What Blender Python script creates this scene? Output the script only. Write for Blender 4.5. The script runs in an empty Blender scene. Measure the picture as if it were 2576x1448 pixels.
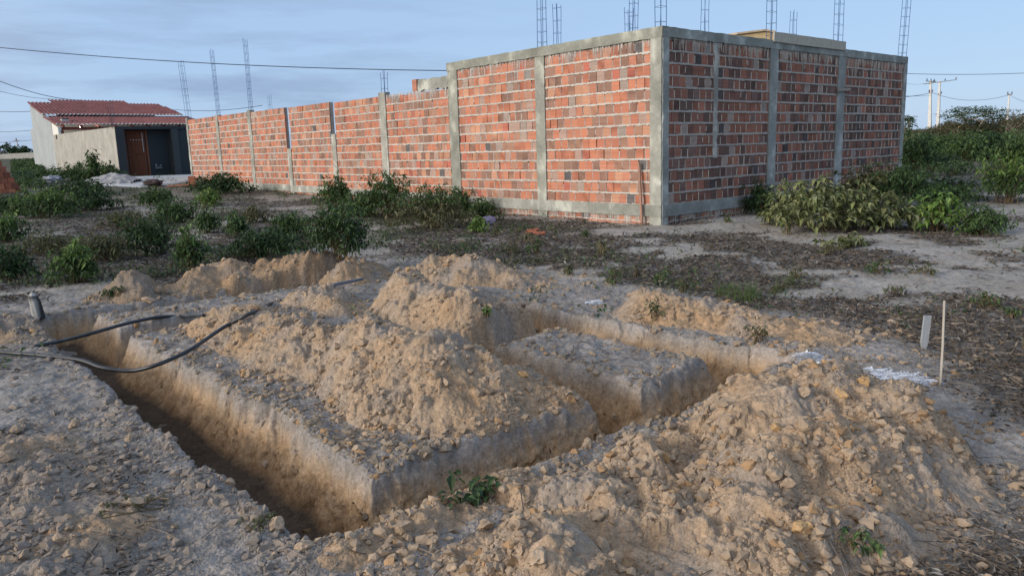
import bpy, math, numpy as np
from mathutils import Matrix, Vector
rng = np.random.default_rng(7)
SC = bpy.context.scene
# ------------------------------------------------------------------ camera
PW, PH, F = 2576., 1448., 1930.
CX, CY = 1288., 724.
PITCH = math.atan(350 / F); ROLL = math.atan(.0304); CH = 1.5
cr, sr, cp, sp = math.cos(ROLL), math.sin(ROLL), math.cos(PITCH), math.sin(PITCH)
cam = bpy.data.cameras.new('camera'); camo = bpy.data.objects.new('camera', cam); SC.collection.objects.link(camo)
U = Vector((0, sp, cp)); X = Vector((1, 0, 0)); FW = Vector((0, cp, -sp))
xa = cr * X - sr * U; ya = sr * X + cr * U; za = -FW
M = Matrix((xa, ya, za)).transposed().to_4x4(); M.translation = (0, 0, CH)
camo.matrix_world = M
cam.sensor_width = 36; cam.lens = 36 * F / PW; cam.clip_start = .05; cam.clip_end = 3000
SC.camera = camo
# ------------------------------------------------------------------ light
SUN_AZ = math.radians(-118); SUN_EL = math.radians(17)
w = bpy.data.worlds.new("World"); SC.world = w; w.use_nodes = True
nt = w.node_tree; nt.nodes.clear()
def N(nt, t, **k):
    n = nt.nodes.new(t)
    for a, b in k.items():
        if a.startswith('i_'): n.inputs[a[2:].replace('_', ' ')].default_value = b
        else: setattr(n, a, b)
    return n
sky = N(nt, 'ShaderNodeTexSky'); sky.sky_type = 'NISHITA'; sky.sun_disc = False
sky.sun_elevation = SUN_EL; sky.sun_rotation = SUN_AZ; sky.altitude = 50; sky.air_density = 1.0; sky.dust_density = .6; sky.ozone_density = 1.6
bg = N(nt, 'ShaderNodeBackground'); bg.inputs['Strength'].default_value = .125
out = N(nt, 'ShaderNodeOutputWorld')
tc = N(nt, 'ShaderNodeTexCoord'); mp = N(nt, 'ShaderNodeMapping'); mp.inputs['Scale'].default_value = (1.2, 1.2, 9)
nz = N(nt, 'ShaderNodeTexNoise'); nz.inputs['Scale'].default_value = 3.0; nz.inputs['Detail'].default_value = 7; nz.inputs['Roughness'].default_value = .6
rm = N(nt, 'ShaderNodeMapRange'); rm.inputs['From Min'].default_value = .44; rm.inputs['From Max'].default_value = .62
sx = N(nt, 'ShaderNodeSeparateXYZ')
band = N(nt, 'ShaderNodeMapRange'); band.inputs['From Min'].default_value = .42; band.inputs['From Max'].default_value = .05
lf = N(nt, 'ShaderNodeMapRange'); lf.inputs['From Min'].default_value = .15; lf.inputs['From Max'].default_value = -.3
m1 = N(nt, 'ShaderNodeMath', operation='MULTIPLY'); m2 = N(nt, 'ShaderNodeMath', operation='MULTIPLY'); m3 = N(nt, 'ShaderNodeMath', operation='MULTIPLY'); m3.inputs[1].default_value = .95
mix = N(nt, 'ShaderNodeMix', data_type='RGBA'); mix.inputs['B'].default_value = (2.0, 2.75, 4.05, 1)
veil = N(nt, 'ShaderNodeMix', data_type='RGBA'); veil.inputs['Factor'].default_value = .82; veil.inputs['B'].default_value = (2.6, 3.75, 5.6, 1)
L = nt.links.new
L(tc.outputs['Generated'], mp.inputs['Vector']); L(mp.outputs[0], nz.inputs['Vector']); L(nz.outputs['Fac'], rm.inputs['Value'])
L(tc.outputs['Generated'], sx.inputs[0]); L(sx.outputs['Z'], band.inputs['Value']); L(sx.outputs['X'], lf.inputs['Value'])
L(rm.outputs[0], m1.inputs[0]); L(band.outputs[0], m1.inputs[1]); L(m1.outputs[0], m2.inputs[0]); L(lf.outputs[0], m2.inputs[1]); L(m2.outputs[0], m3.inputs[0])
L(sky.outputs[0], veil.inputs['A']); L(veil.outputs['Result'], mix.inputs['A']); L(m3.outputs[0], mix.inputs['Factor'])
glow = N(nt, 'ShaderNodeMix', data_type='RGBA'); glow.inputs['B'].default_value = (11, 8.9, 6.6, 1)   # bright evening horizon behind the viewer
dt = N(nt, 'ShaderNodeVectorMath', operation='DOT_PRODUCT'); dt.inputs[1].default_value = (math.sin(SUN_AZ), math.cos(SUN_AZ), .12)
gm = N(nt, 'ShaderNodeMapRange'); gm.interpolation_type = 'SMOOTHSTEP'; gm.inputs['From Min'].default_value = -.05; gm.inputs['From Max'].default_value = 1.0; gm.inputs['To Max'].default_value = .6
L(tc.outputs['Generated'], dt.inputs[0]); L(dt.outputs['Value'], gm.inputs['Value']); L(gm.outputs[0], glow.inputs['Factor']); L(mix.outputs['Result'], glow.inputs['A'])
L(glow.outputs['Result'], bg.inputs['Color']); L(bg.outputs[0], out.inputs[0])
sl = bpy.data.lights.new('sun', 'SUN'); sl.energy = 2.1; sl.angle = math.radians(16); sl.color = (1, .92, .83)
so = bpy.data.objects.new('sun', sl); SC.collection.objects.link(so)
sd = Vector((math.sin(SUN_AZ) * math.cos(SUN_EL), math.cos(SUN_AZ) * math.cos(SUN_EL), math.sin(SUN_EL)))
so.rotation_euler = sd.to_track_quat('Z', 'Y').to_euler()
SC.view_settings.view_transform = 'Standard'; SC.view_settings.look = 'None'; SC.view_settings.gamma = 1; SC.view_settings.exposure = .35
SC.view_settings.use_curve_mapping = False
# ------------------------------------------------------------------ photo rays -> world points
def ray(x, y):
    dx = (x - CX) / F; dy = -(y - CY) / F
    r = dx * cr + dy * sr; u = -dx * sr + dy * cr
    return np.array([r, cp + u * sp, -sp + u * cp])
def g(x, y, z=0.):
    d = ray(x, y); return np.array([0, 0, CH]) + d * ((z - CH) / d[2])
def far(x, y, dist): return np.array([0, 0, CH]) + ray(x, y) * dist
DL = np.array([-.6517, .7585, 0]); DR = np.array([.7585, .6517, 0])   # the two wall directions
C0 = np.array([2.851, 14.422, 0])                                     # building corner
KH = np.array([-17.347, 34.726, .76])                                 # house forecourt corner
def hit(px, py, P0, d):
    r = ray(px, py); n = np.array([d[1], -d[0], 0]); O = np.array([0, 0, CH])
    q = O + r * (np.dot(P0 - O, n) / np.dot(r, n)); return float(np.dot(q - P0, d)), float(q[2])
# ------------------------------------------------------------------ numpy noise
def _h(ix, iy, seed):
    with np.errstate(over='ignore'):
        n = (ix.astype(np.int64) * 374761393 + iy.astype(np.int64) * 668265263 + seed * 1442695041) & 0xffffffff
        n = ((n ^ (n >> 13)) * 1274126177) & 0xffffffff
        n = ((n ^ (n >> 16)) * 2246822519) & 0xffffffff
        n = n ^ (n >> 15)
    return (n & 0xffffff) / float(0x1000000)
def noise(x, y, s, seed=0):
    x = x / s; y = y / s; ix = np.floor(x); iy = np.floor(y); fx = x - ix; fy = y - iy
    ux = fx * fx * fx * (fx * (fx * 6 - 15) + 10); uy = fy * fy * fy * (fy * (fy * 6 - 15) + 10)
    def gr(a, b):
        t = _h(ix + a, iy + b, seed) * 2 * math.pi
        return np.cos(t) * (fx - a) + np.sin(t) * (fy - b)
    a = gr(0, 0); b = gr(1, 0); c = gr(0, 1); d = gr(1, 1)
    return 1.5 * (a + (b - a) * ux + (c - a) * uy + (a - b - c + d) * ux * uy)
def fbm(x, y, s, o=4, seed=0, k=.5):
    r = 0; a = 1
    for i in range(o): r = r + a * noise(x, y, s, seed + i * 17); a *= k; s *= .5
    return r
def lumps(x, y, s, seed=0):                    # rounded clods: height 0..1 with random sizes
    X = x / s; Y = y / s; ix = np.floor(X); iy = np.floor(Y); best = np.zeros_like(X)
    for a in (-1, 0, 1):
        for b in (-1, 0, 1):
            cx = ix + a; cy = iy + b
            px = cx + _h(cx, cy, seed); py = cy + _h(cx, cy, seed + 5); rr = .25 + .55 * _h(cx, cy, seed + 9) ** 1.5
            d2 = ((X - px) ** 2 + (Y - py) ** 2) / (rr * rr)
            best = np.maximum(best, rr * np.sqrt(np.clip(1 - d2, 0, 1)))
    return best
sst = lambda a, b, x: (lambda t: t * t * (3 - 2 * t))(np.clip((x - a) / (b - a), 0, 1))
# ------------------------------------------------------------------ terrain functions
def ab(x, y): return x * DR[0] + y * DR[1], x * DL[0] + y * DL[1]
def ab2(a, b): return a * DR[0] + b * DL[0], a * DR[1] + b * DL[1]
def zg(x, y):
    s = (x - C0[0]) * DL[0] + (y - C0[1]) * DL[1]
    zl = np.interp(s, [5, 9, 13, 18.7, 22, 25.3, 30, 45, 70, 130], [0, .06, .18, .29, .44, .66, .8, 1.1, 1.9, 2.4])
    r = np.hypot(x, y)
    zr = 1.0 * sst(28, 115, r)
    return np.maximum(zl, zr)
TR = [(1.17, 1.72, 2.6, 8.75), (1.17, 4.9, 2.6, 3.04), (4.42, 4.88, 2.6, 6.5), (3.22, 3.66, 2.9, 4.95), (3.22, 4.6, 4.47, 4.92), (1.5, 2.75, 7.06, 7.45), (1.5, 4.75, 8.28, 8.72)]
def trench(x, y):                              # signed depth into trench, metres inside the rim
    wx = x + .05 * noise(x, y, .9, 2) + .035 * noise(x, y, .4, 3) + .013 * noise(x, y, .13, 4) + .005 * noise(x, y, .05, 8)
    wy = y + .05 * noise(x, y, .9, 7) + .035 * noise(x, y, .4, 5) + .013 * noise(x, y, .12, 6) + .005 * noise(x, y, .045, 9)
    a, b = ab(wx, wy); d = np.full_like(x, -9.)
    for a0, a1, b0, b1 in TR:
        d = np.maximum(d, np.minimum(np.minimum(a - a0, a1 - a), np.minimum(b - b0, b1 - b)))
    return d + .05 * np.clip(noise(x, y, .24, 19), 0, 1) ** 1.5 + .035 * np.clip(noise(x, y, .09, 20), 0, 1) - .012
def dig_zone(x, y):
    a, b = ab(x, y)
    return sst(-.5, .3, np.minimum(np.minimum(a - .75, 6.1 - a - .95 * np.clip(2.9 - b, 0, 3)), np.minimum(b - 1.1, 9.6 - b)) + .3 * noise(x, y, 1.1, 61))
def litter(x, y):                              # 0..1 dead leaf cover
    n = .5 + .8 * fbm(x, y * .8, 1.9, 4, 21) + .35 * noise(x * .6, y, .35, 33)
    n = n + .10
    for px, py, rx, ry, v in LIT:
        c = g(px, py); n = n + v * np.exp(-((x - c[0]) / rx) ** 2 - ((y - c[1]) / ry) ** 2)
    return np.clip(sst(.42, .78, n), 0, 1) * (1 - .97 * dig_zone(x, y))
LIT = [(2350, 1290, .5, .3, .5), (2520, 1300, .5, .4, .55), (2440, 1060, .5, .5, .25), (2250, 900, .6, .6, .35), (2180, 860, .5, .4, -.3), (700, 1400, .5, .3, -.3), (520, 1250, .35, .3, -.35), (200, 960, .7, .7, -.35), (430, 1330, .4, .12, .4), (60, 1020, .5, .3, .2), (2480, 860, 1.0, 1.3, .7), (1900, 690, 2.2, .9, .55), (1250, 600, 1.5, 1.3, .6), (1600, 640, 2.0, 1.0, .3), (2100, 640, 2.2, 1.6, .4), (2450, 1180, .7, .4, .5), (1650, 580, 1.6, .7, -.8), (2500, 680, 1.6, 1.6, -.6),
       (2520, 540, 3, 3, -.3), (2450, 450, 6, 5, .5), (1450, 740, .8, .5, -.7), (300, 480, 6, 4, -.6), (350, 600, 3.5, 3.5, .4), (150, 650, 2.5, 2.5, .3), (2380, 1330, .5, .3, .4), (120, 1120, .35, .5, 1.3), (330, 1080, .25, .4, .5), (2250, 1010, .4, .3, -.3), (2150, 720, 1.2, .5, -.2), (550, 590, 2, 1.5, -.2)]
def zflat(x, y):
    r = np.hypot(x, y); nearf = 1 - sst(16, 30, r)
    z = zg(x, y) + nearf * (.035 * fbm(x, y, 1.6, 3, 1) + .008 * noise(x, y, .25, 2))
    dz = dig_zone(x, y) * nearf
    z = z + dz * (.012 * fbm(x, y, .16, 3, 11) + .014 * lumps(x, y, .09, 12) * (noise(x, y, .5, 13) > -.15) + .007 * lumps(x, y, .04, 15))
    z = z + nearf * .006 * fbm(x, y * 1.0, .09, 2, 14)
    return z
TD = .33
def zbase(x, y):
    d = trench(x, y)
    z = zflat(x, y)
    lip = .018 * np.exp(-((d + .06) / .06) ** 2) * (.5 + noise(x, y, .2, 41))
    wallf = .35 * sst(-.02, .05, d) + .65 * sst(.0, .15, d)
    t = wallf * (TD + .03 * noise(x, y, .7, 42)) - .03 * wallf * (1 - wallf) * 4 * noise(x, y, .1, 43)
    fl = sst(.1, .2, d)
    return z + lip - t + fl * (.012 * fbm(x, y, .2, 3, 44) + .02 * lumps(x, y, .08, 45) * (noise(x, y, .4, 46) > .1))
# ------------------------------------------------------------------ mesh helpers
def mesh_obj(name, V, Fl, mat, parent=None, col=None, smooth=False, link=True):
    """V (n,3); Fl list of int arrays (k,3)/(k,4)"""
    me = bpy.data.meshes.new(name)
    V = np.asarray(V, np.float32); Fl = [np.asarray(f, np.int32) for f in Fl if len(f)]
    me.vertices.add(len(V)); me.vertices.foreach_set('co', V.ravel())
    tot = np.concatenate([np.full(len(f), f.shape[1]) for f in Fl]); idx = np.concatenate([f.ravel() for f in Fl])
    me.loops.add(len(idx)); me.loops.foreach_set('vertex_index', idx)
    me.polygons.add(len(tot)); st = np.concatenate([[0], np.cumsum(tot)[:-1]])
    me.polygons.foreach_set('loop_start', st.astype(np.int32)); me.polygons.foreach_set('loop_total', tot.astype(np.int32))
    me.polygons.foreach_set('use_smooth', np.full(len(tot), smooth))
    me.update(calc_edges=True)
    if col is not None:
        c = np.ones((len(V), 4), np.float32); c[:, :3] = col
        at = me.color_attributes.new('Col', 'FLOAT_COLOR', 'POINT'); at.data.foreach_set('color', c.ravel())
    me.materials.append(mat)
    o = bpy.data.objects.new(name, me); SC.collection.objects.link(o)
    if parent: o.parent = parent
    return o
def tag(o, label=None, cat=None, group=None, kind=None):
    for k, v in (('label', label), ('category', cat), ('group', group), ('kind', kind)):
        if v: o[k] = v
    return o
def empty(name, label, cat, loc=(0, 0, 0), group=None):
    o = bpy.data.objects.new(name, None); SC.collection.objects.link(o); o.location = [float(v) for v in loc]; o.empty_display_size = .1
    return tag(o, label, cat, group)
class MB:
    def __init__(s): s.V = []; s.F = {3: [], 4: []}; s.C = []; s.n = 0
    def add(s, V, F, col=(.5, .5, .5)):
        V = np.asarray(V, float).reshape(-1, 3); F = np.asarray(F, int)
        s.V.append(V); s.F[F.shape[1]].append(F + s.n)
        c = np.asarray(col, float); s.C.append(np.broadcast_to(c, (len(V), 3)) if c.ndim == 1 else c); s.n += len(V)
    def box(s, o, dx, dy, dz, col=(.5, .5, .5)):      # corner o and three edge vectors
        o, dx, dy, dz = [np.asarray(v, float) for v in (o, dx, dy, dz)]
        V = [o, o + dx, o + dx + dy, o + dy]; V += [v + dz for v in V]
        s.add(V, BOXF, col)
    def tube(s, P, R, k=6, col=(.5, .5, .5), caps=True):
        P = np.asarray(P, float); n = len(P); R = np.broadcast_to(np.asarray(R, float), (n,))
        T = np.gradient(P, axis=0); T /= np.linalg.norm(T, axis=1)[:, None] + 1e-9
        ref = np.array([0, 0, 1.]) if abs(T[:, 2]).mean() < .8 else np.array([1., 0, 0])
        A = np.cross(T, ref); A /= np.linalg.norm(A, axis=1)[:, None] + 1e-9; B = np.cross(T, A)
        t = np.arange(k) / k * 2 * math.pi
        V = P[:, None] + R[:, None, None] * (np.cos(t)[None, :, None] * A[:, None] + np.sin(t)[None, :, None] * B[:, None])
        i = np.arange(n - 1)[:, None] * k; j = np.arange(k)[None]; j2 = (j + 1) % k
        Fq = np.stack([i + j, i + j2, i + k + j2, i + k + j], -1).reshape(-1, 4)
        base = s.n
        if caps and k >= 3:
            V2 = np.concatenate([V.reshape(-1, 3), P[[0]], P[[-1]]]); c0 = n * k; c1 = c0 + 1
            jj = np.arange(k); F3 = np.concatenate([np.stack([np.full(k, c0), (jj + 1) % k, jj], 1), np.stack([np.full(k, c1), (n - 1) * k + jj, (n - 1) * k + (jj + 1) % k], 1)])
            s.V.append(V2); s.F[4].append(Fq + base); s.F[3].append(F3 + base); s.C.append(np.broadcast_to(np.asarray(col, float), (len(V2), 3))); s.n += len(V2)
        else: s.add(V.reshape(-1, 3), Fq, col)
    def leaves(s, P, D, L_, W_, col, fold=.25, droop=.25, upn=.35):
        n = len(P); D = D / (np.linalg.norm(D, axis=1)[:, None] + 1e-9)
        up = rng.normal(0, upn, (n, 3)) + [0, 0, 1]
        S = np.cross(D, up); S /= np.linalg.norm(S, axis=1)[:, None] + 1e-9; Un = np.cross(S, D)
        L_ = np.broadcast_to(L_, (n,))[:, None]; W_ = np.broadcast_to(W_, (n,))[:, None]
        mid = P + D * L_ * .45
        V = np.stack([P, mid + S * W_ / 2 + Un * W_ * fold, mid, mid - S * W_ / 2 + Un * W_ * fold, P + D * L_ - np.array([0, 0, 1]) * L_ * droop], 1)
        F0 = np.array([[0, 1, 2], [0, 2, 3], [1, 4, 2], [2, 4, 3]]); Fq = (np.arange(n)[:, None, None] * 5 + F0[None]).reshape(-1, 3)
        C = np.repeat(np.broadcast_to(col, (n, 3)), 5, axis=0)
        s.add(V.reshape(-1, 3), Fq, C)
    def build(s, name, mat, parent=None, smooth=False):
        Fl = [np.concatenate(s.F[k]) for k in (3, 4) if s.F[k]]
        return mesh_obj(name, np.concatenate(s.V), Fl, mat, parent, np.concatenate(s.C), smooth)
BOXF = [[0, 3, 2, 1], [4, 5, 6, 7], [0, 1, 5, 4], [1, 2, 6, 5], [2, 3, 7, 6], [3, 0, 4, 7]]
# ------------------------------------------------------------------ materials
def mat(name, col=None, rough=.9, nscale=8, namt=.25, bscale=60, bump=.3, bdist=.01, attr=True, spec=.2, metal=0., trans=0., emis=None, stretch=(1, 1, 1), n2=None):
    m = bpy.data.materials.new(name); m.use_nodes = True; t = m.node_tree; b = t.nodes['Principled BSDF']
    b.inputs['Roughness'].default_value = rough; b.inputs['Specular IOR Level'].default_value = spec; b.inputs['Metallic'].default_value = metal
    tcn = N(t, 'ShaderNodeTexCoord'); mpn = N(t, 'ShaderNodeMapping'); mpn.inputs['Scale'].default_value = stretch
    t.links.new(tcn.outputs['Object'], mpn.inputs['Vector'])
    if attr: src = N(t, 'ShaderNodeVertexColor'); src.layer_name = 'Col'; so_ = src.outputs['Color']
    else: src = N(t, 'ShaderNodeRGB'); src.outputs[0].default_value = (*col, 1); so_ = src.outputs[0]
    n1 = N(t, 'ShaderNodeTexNoise'); n1.inputs['Scale'].default_value = nscale; n1.inputs['Detail'].default_value = 6; n1.inputs['Roughness'].default_value = .65
    t.links.new(mpn.outputs[0], n1.inputs['Vector'])
    mr = N(t, 'ShaderNodeMapRange'); mr.inputs['From Min'].default_value = .25; mr.inputs['From Max'].default_value = .75
    mr.inputs['To Min'].default_value = 1 - namt; mr.inputs['To Max'].default_value = 1 + namt
    t.links.new(n1.outputs['Fac'], mr.inputs['Value'])
    mx = N(t, 'ShaderNodeVectorMath', operation='SCALE'); t.links.new(so_, mx.inputs[0]); t.links.new(mr.outputs[0], mx.inputs['Scale'])
    o_ = mx.outputs[0]
    if n2:   # second finer noise octave on colour
        nn = N(t, 'ShaderNodeTexNoise'); nn.inputs['Scale'].default_value = n2[0]; nn.inputs['Detail'].default_value = 4
        t.links.new(mpn.outputs[0], nn.inputs['Vector'])
        mr2 = N(t, 'ShaderNodeMapRange'); mr2.inputs['From Min'].default_value = .3; mr2.inputs['From Max'].default_value = .7; mr2.inputs['To Min'].default_value = 1 - n2[1]; mr2.inputs['To Max'].default_value = 1 + n2[1]
        t.links.new(nn.outputs['Fac'], mr2.inputs['Value'])
        mx2 = N(t, 'ShaderNodeVectorMath', operation='SCALE'); t.links.new(o_, mx2.inputs[0]); t.links.new(mr2.outputs[0], mx2.inputs['Scale']); o_ = mx2.outputs[0]
    t.links.new(o_, b.inputs['Base Color'])
    if bump:
        nb = N(t, 'ShaderNodeTexNoise'); nb.inputs['Scale'].default_value = bscale; nb.inputs['Detail'].default_value = 5; nb.inputs['Roughness'].default_value = .6
        t.links.new(mpn.outputs[0], nb.inputs['Vector'])
        bp = N(t, 'ShaderNodeBump'); bp.inputs['Strength'].default_value = bump; bp.inputs['Distance'].default_value = bdist
        t.links.new(nb.outputs['Fac'], bp.inputs['Height']); t.links.new(bp.outputs[0], b.inputs['Normal'])
    if trans:
        tr = N(t, 'ShaderNodeBsdfTranslucent'); ms = N(t, 'ShaderNodeMixShader'); ms.inputs[0].default_value = trans
        t.links.new(o_, tr.inputs['Color']); t.links.new(b.outputs[0], ms.inputs[1]); t.links.new(tr.outputs[0], ms.inputs[2])
        t.links.new(ms.outputs[0], t.nodes['Material Output'].inputs['Surface'])
    if emis:
        b.inputs['Emission Color'].default_value = (*emis[0], 1); b.inputs['Emission Strength'].default_value = emis[1]
    return m
M_SOIL = mat('soil', rough=.97, nscale=30, namt=.16, bscale=120, bump=.55, bdist=.008, spec=.05, n2=(160, .16))
def clumpy(m, scales, dist):
    t = m.node_tree; b = t.nodes['Principled BSDF']; prev = b.inputs['Normal'].links[0].from_socket; tcn = [n for n in t.nodes if n.bl_idname == 'ShaderNodeMapping'][0]
    wn = N(t, 'ShaderNodeTexNoise'); wn.inputs['Scale'].default_value = 30; wn.inputs['Detail'].default_value = 3; va = N(t, 'ShaderNodeVectorMath', operation='MULTIPLY_ADD'); va.inputs[1].default_value = (.025, .025, .025)
    t.links.new(tcn.outputs[0], wn.inputs['Vector']); t.links.new(wn.outputs['Color'], va.inputs[0]); t.links.new(tcn.outputs[0], va.inputs[2])
    cs = b.inputs['Base Color'].links[0].from_socket
    for k, (sc_, st_) in enumerate(scales):
        v = N(t, 'ShaderNodeTexVoronoi'); v.inputs['Scale'].default_value = sc_; v.inputs['Randomness'].default_value = 1; t.links.new(va.outputs[0], v.inputs['Vector'])
        inv = N(t, 'ShaderNodeMath', operation='MULTIPLY'); inv.inputs[1].default_value = -1; t.links.new(v.outputs['Distance'], inv.inputs[0])
        bp = N(t, 'ShaderNodeBump'); bp.inputs['Strength'].default_value = st_; bp.inputs['Distance'].default_value = dist * scales[0][0] / sc_; t.links.new(inv.outputs[0], bp.inputs['Height']); t.links.new(prev, bp.inputs['Normal']); prev = bp.outputs[0]
        mr = N(t, 'ShaderNodeMapRange'); sep = N(t, 'ShaderNodeSeparateColor'); t.links.new(v.outputs['Color'], sep.inputs[0]); mr.inputs['To Min'].default_value = .88; mr.inputs['To Max'].default_value = 1.12; t.links.new(sep.outputs[0], mr.inputs['Value'])
        mx = N(t, 'ShaderNodeVectorMath', operation='SCALE'); t.links.new(cs, mx.inputs[0]); t.links.new(mr.outputs[0], mx.inputs['Scale']); cs = mx.outputs[0]
    t.links.new(prev, b.inputs['Normal']); t.links.new(cs, b.inputs['Base Color'])
M_HEAP = M_SOIL.copy(); M_HEAP.name = 'loose_soil'; clumpy(M_SOIL, ((45, .16), (110, .14)), .02); clumpy(M_HEAP, ((34, .34), (80, .3)), .026)
M_CLOD = mat('clod_earth', rough=.97, nscale=25, namt=.12, bscale=90, bump=.5, bdist=.006, spec=.05)
M_LEAF = mat('leaf', rough=.55, nscale=6, namt=.25, bump=0, spec=.3, trans=.22)
M_DRY = mat('dry_leaf', rough=.8, nscale=10, namt=.2, bump=0, spec=.15, trans=.08)
M_TWIG = mat('twig_bark', rough=.9, nscale=30, namt=.25, bscale=80, bump=.3, spec=.1)
M_BRICK = mat('fired_clay', rough=.88, nscale=22, namt=.14, bscale=22, bump=.8, bdist=.006, spec=.12, stretch=(.15, .15, 8.5), n2=(5, .14))
M_MORT = mat('mortar', rough=.95, nscale=9, namt=.16, bscale=70, bump=.6, bdist=.01, spec=.08)
M_CONC = mat('concrete', rough=.93, nscale=3.2, namt=.2, bscale=45, bump=.35, bdist=.008, spec=.1, n2=(18, .1))
M_STEEL = mat('rebar_steel', rough=.6, nscale=20, namt=.15, bump=0, spec=.3)
M_WOOD = mat('wood', rough=.8, nscale=9, namt=.25, bscale=30, bump=.3, spec=.15, stretch=(3, 3, .6))
M_PLAST = mat('plaster', rough=.95, nscale=1.6, namt=.14, bscale=25, bump=.3, bdist=.01, spec=.08, n2=(9, .1), stretch=(1, 1, .5))
M_ROOF = mat('roof_tile', rough=.85, nscale=4, namt=.2, bump=.2, spec=.12, n2=(25, .2))
M_PAINT = mat('paint', rough=.6, nscale=8, namt=.08, bump=.08, spec=.3)
M_RUBBER = mat('hose_plastic', rough=.42, nscale=20, namt=.3, bscale=60, bump=.1, spec=.5)
M_PLASTIC = mat('bag_film', rough=.4, nscale=12, namt=.2, bump=.1, spec=.5, trans=.3)
M_LIME = mat('lime_powder', rough=.95, nscale=25, namt=.12, bscale=90, bump=.5, spec=.1)
M_LAMP = mat('lamp_glow', attr=False, col=(1, 1, .9), bump=0, emis=((1, .93, .8), 60))
# ------------------------------------------------------------------ spoil heaps: ridges as (px, py, height, radius) of their crest
HEAPS = [
 ('large central heap of loose dry soil on the earth block inside the trenches', [(555, 770, .21, .36), (600, 772, .21, .40), (690, 796, .22, .46), (800, 818, .25, .52), (880, 812, .30, .54), (950, 812, .33, .54), (1020, 836, .36, .56), (1090, 858, .37, .62), (1160, 900, .27, .55), (1260, 945, .12, .5)], 31),
 ('low rounded soil heap beside the grey plastic strip', [(775, 722, .15, .28), (815, 716, .18, .32), (850, 760, .08, .28)], 32),
 ('soil heap behind the central heap running down to the cross trench', [(1020, 672, .36, .36), (1040, 715, .28, .45), (1120, 712, .33, .52), (1175, 728, .32, .5), (1230, 772, .16, .4), (1310, 795, .05, .25)], 33),
 ('far orange soil heap past the end of the back trench', [(1090, 655, .22, .45), (1180, 636, .32, .5), (1240, 668, .17, .5), (1310, 695, .07, .45)], 34),
 ('small sandy heap nearest the concrete stump on the far bank', [(285, 712, .16, .32), (328, 677, .30, .40), (370, 705, .14, .3)], 35),
 ('middle orange heap of the row on the far bank', [(480, 690, .18, .35), (535, 655, .28, .42), (575, 645, .32, .48), (610, 680, .16, .4)], 36),
 ('long clumpy brown heap in front of the big dark shrub', [(670, 655, .24, .42), (740, 638, .30, .46), (810, 630, .32, .46), (870, 655, .24, .42), (925, 650, .2, .32)], 37),
 ('sandy heap beyond the right hand trench', [(1600, 765, .07, .25), (1650, 729, .22, .40), (1720, 762, .13, .36), (1830, 768, .14, .38), (1900, 788, .12, .36), (2000, 815, .06, .35), (2080, 850, .03, .25)], 38),
 ('tall stony heap in the right foreground near the lime line', [(1760, 1080, .13, .24), (1870, 1050, .21, .34), (1935, 946, .33, .46), (2000, 955, .33, .52), (2110, 910, .34, .5), (2180, 985, .27, .48), (2230, 1100, .15, .42), (2050, 1080, .27, .5), (1900, 1190, .20, .42), (2120, 1210, .14, .4)], 39),
 ('crumbled ridge of soil along the near edge of the trench', [(1290, 1190, .08, .15), (1420, 1185, .12, .2), (1540, 1170, .14, .21), (1640, 1115, .16, .22), (1610, 1095, .08, .14), (1720, 1090, .13, .2)], 40),
 ('broad foreground heap with a curved crest left of the big orange clod', [(1430, 1290, .09, .25), (1560, 1245, .13, .27), (1700, 1235, .16, .3), (1800, 1270, .15, .3), (1870, 1330, .10, .28)], 51),
 ('pale foreground heap at the bottom edge of the view', [(1230, 1360, .09, .22), (1310, 1325, .14, .26), (1400, 1345, .14, .28), (1500, 1420, .08, .28)], 52),
 ('low crumbly bank at the near tip of the trench', [(900, 1385, .03, .12), (1000, 1325, .04, .12), (1120, 1265, .04, .12), (1180, 1245, .04, .12)], 53),
 ('low stony spoil on the left edge of the view', [(40, 1105, .06, .3), (90, 1210, .05, .35), (20, 1290, .06, .3), (150, 1330, .04, .35), (60, 1430, .05, .3)], 54),
 ('small dark heap beside the concrete stump', [(20, 800, .14, .5), (80, 830, .06, .3)], 55),
]
def heap_h(x, y, crest, seed):
    wx = x + .08 * noise(x, y, .42, seed)
    wy = y + .08 * noise(x, y, .40, seed + 2)
    pts = [(*g(px, py, h + float(zg(*g(px, py, h)[:2])))[:2], h, r) for px, py, h, r in crest]
    segs = []
    for i in range(max(1, len(pts) - 1)):
        p, q = pts[i], pts[min(i + 1, len(pts) - 1)]
        n = max(2, int(np.hypot(p[0] - q[0], p[1] - q[1]) / .12) + 1)
        if np.hypot(p[0] - q[0], p[1] - q[1]) > 1.4: n = 1
        for t in np.linspace(0, 1, n): segs.append([p[k] * (1 - t) + q[k] * t for k in range(4)])
    segs.append(pts[-1])
    H = np.full_like(x, -1.); k = .30
    for cx, cy, h, r in segs:
        t = np.hypot(wx - cx, wy - cy) / r
        H = np.maximum(H, h * (1 - (np.sqrt(t * t + k * k) - k) / (math.sqrt(1 + k * k) - k)))
    return H, pts
NPR = dict(clod=1.)
def heap_detail(x, y, H, seed):
    f = np.clip(H / .05, 0, 1)
    big = lumps(x, y, .15, seed + 8) * (noise(x, y, .45, seed + 11) > .05)
    hol = .055 * noise(x, y, .38, seed + 31) + .03 * noise(x, y, .2, seed + 32) if seed in (39, 40, 51, 52) else 0
    rg = .25 + .75 * sst(-.35, .35, noise(x, y, .33, seed + 35))
    return f * (hol - .02 + .035 * fbm(x, y, .3, 3, seed + 7) + .06 * big + rg * (.036 * lumps(x, y, .08, seed + 9) + .02 * lumps(x, y, .036, seed + 10)) + .006 * lumps(x, y, .017, seed + 13) + .0008 * np.random.default_rng(seed).normal(0, 1, x.shape))
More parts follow.
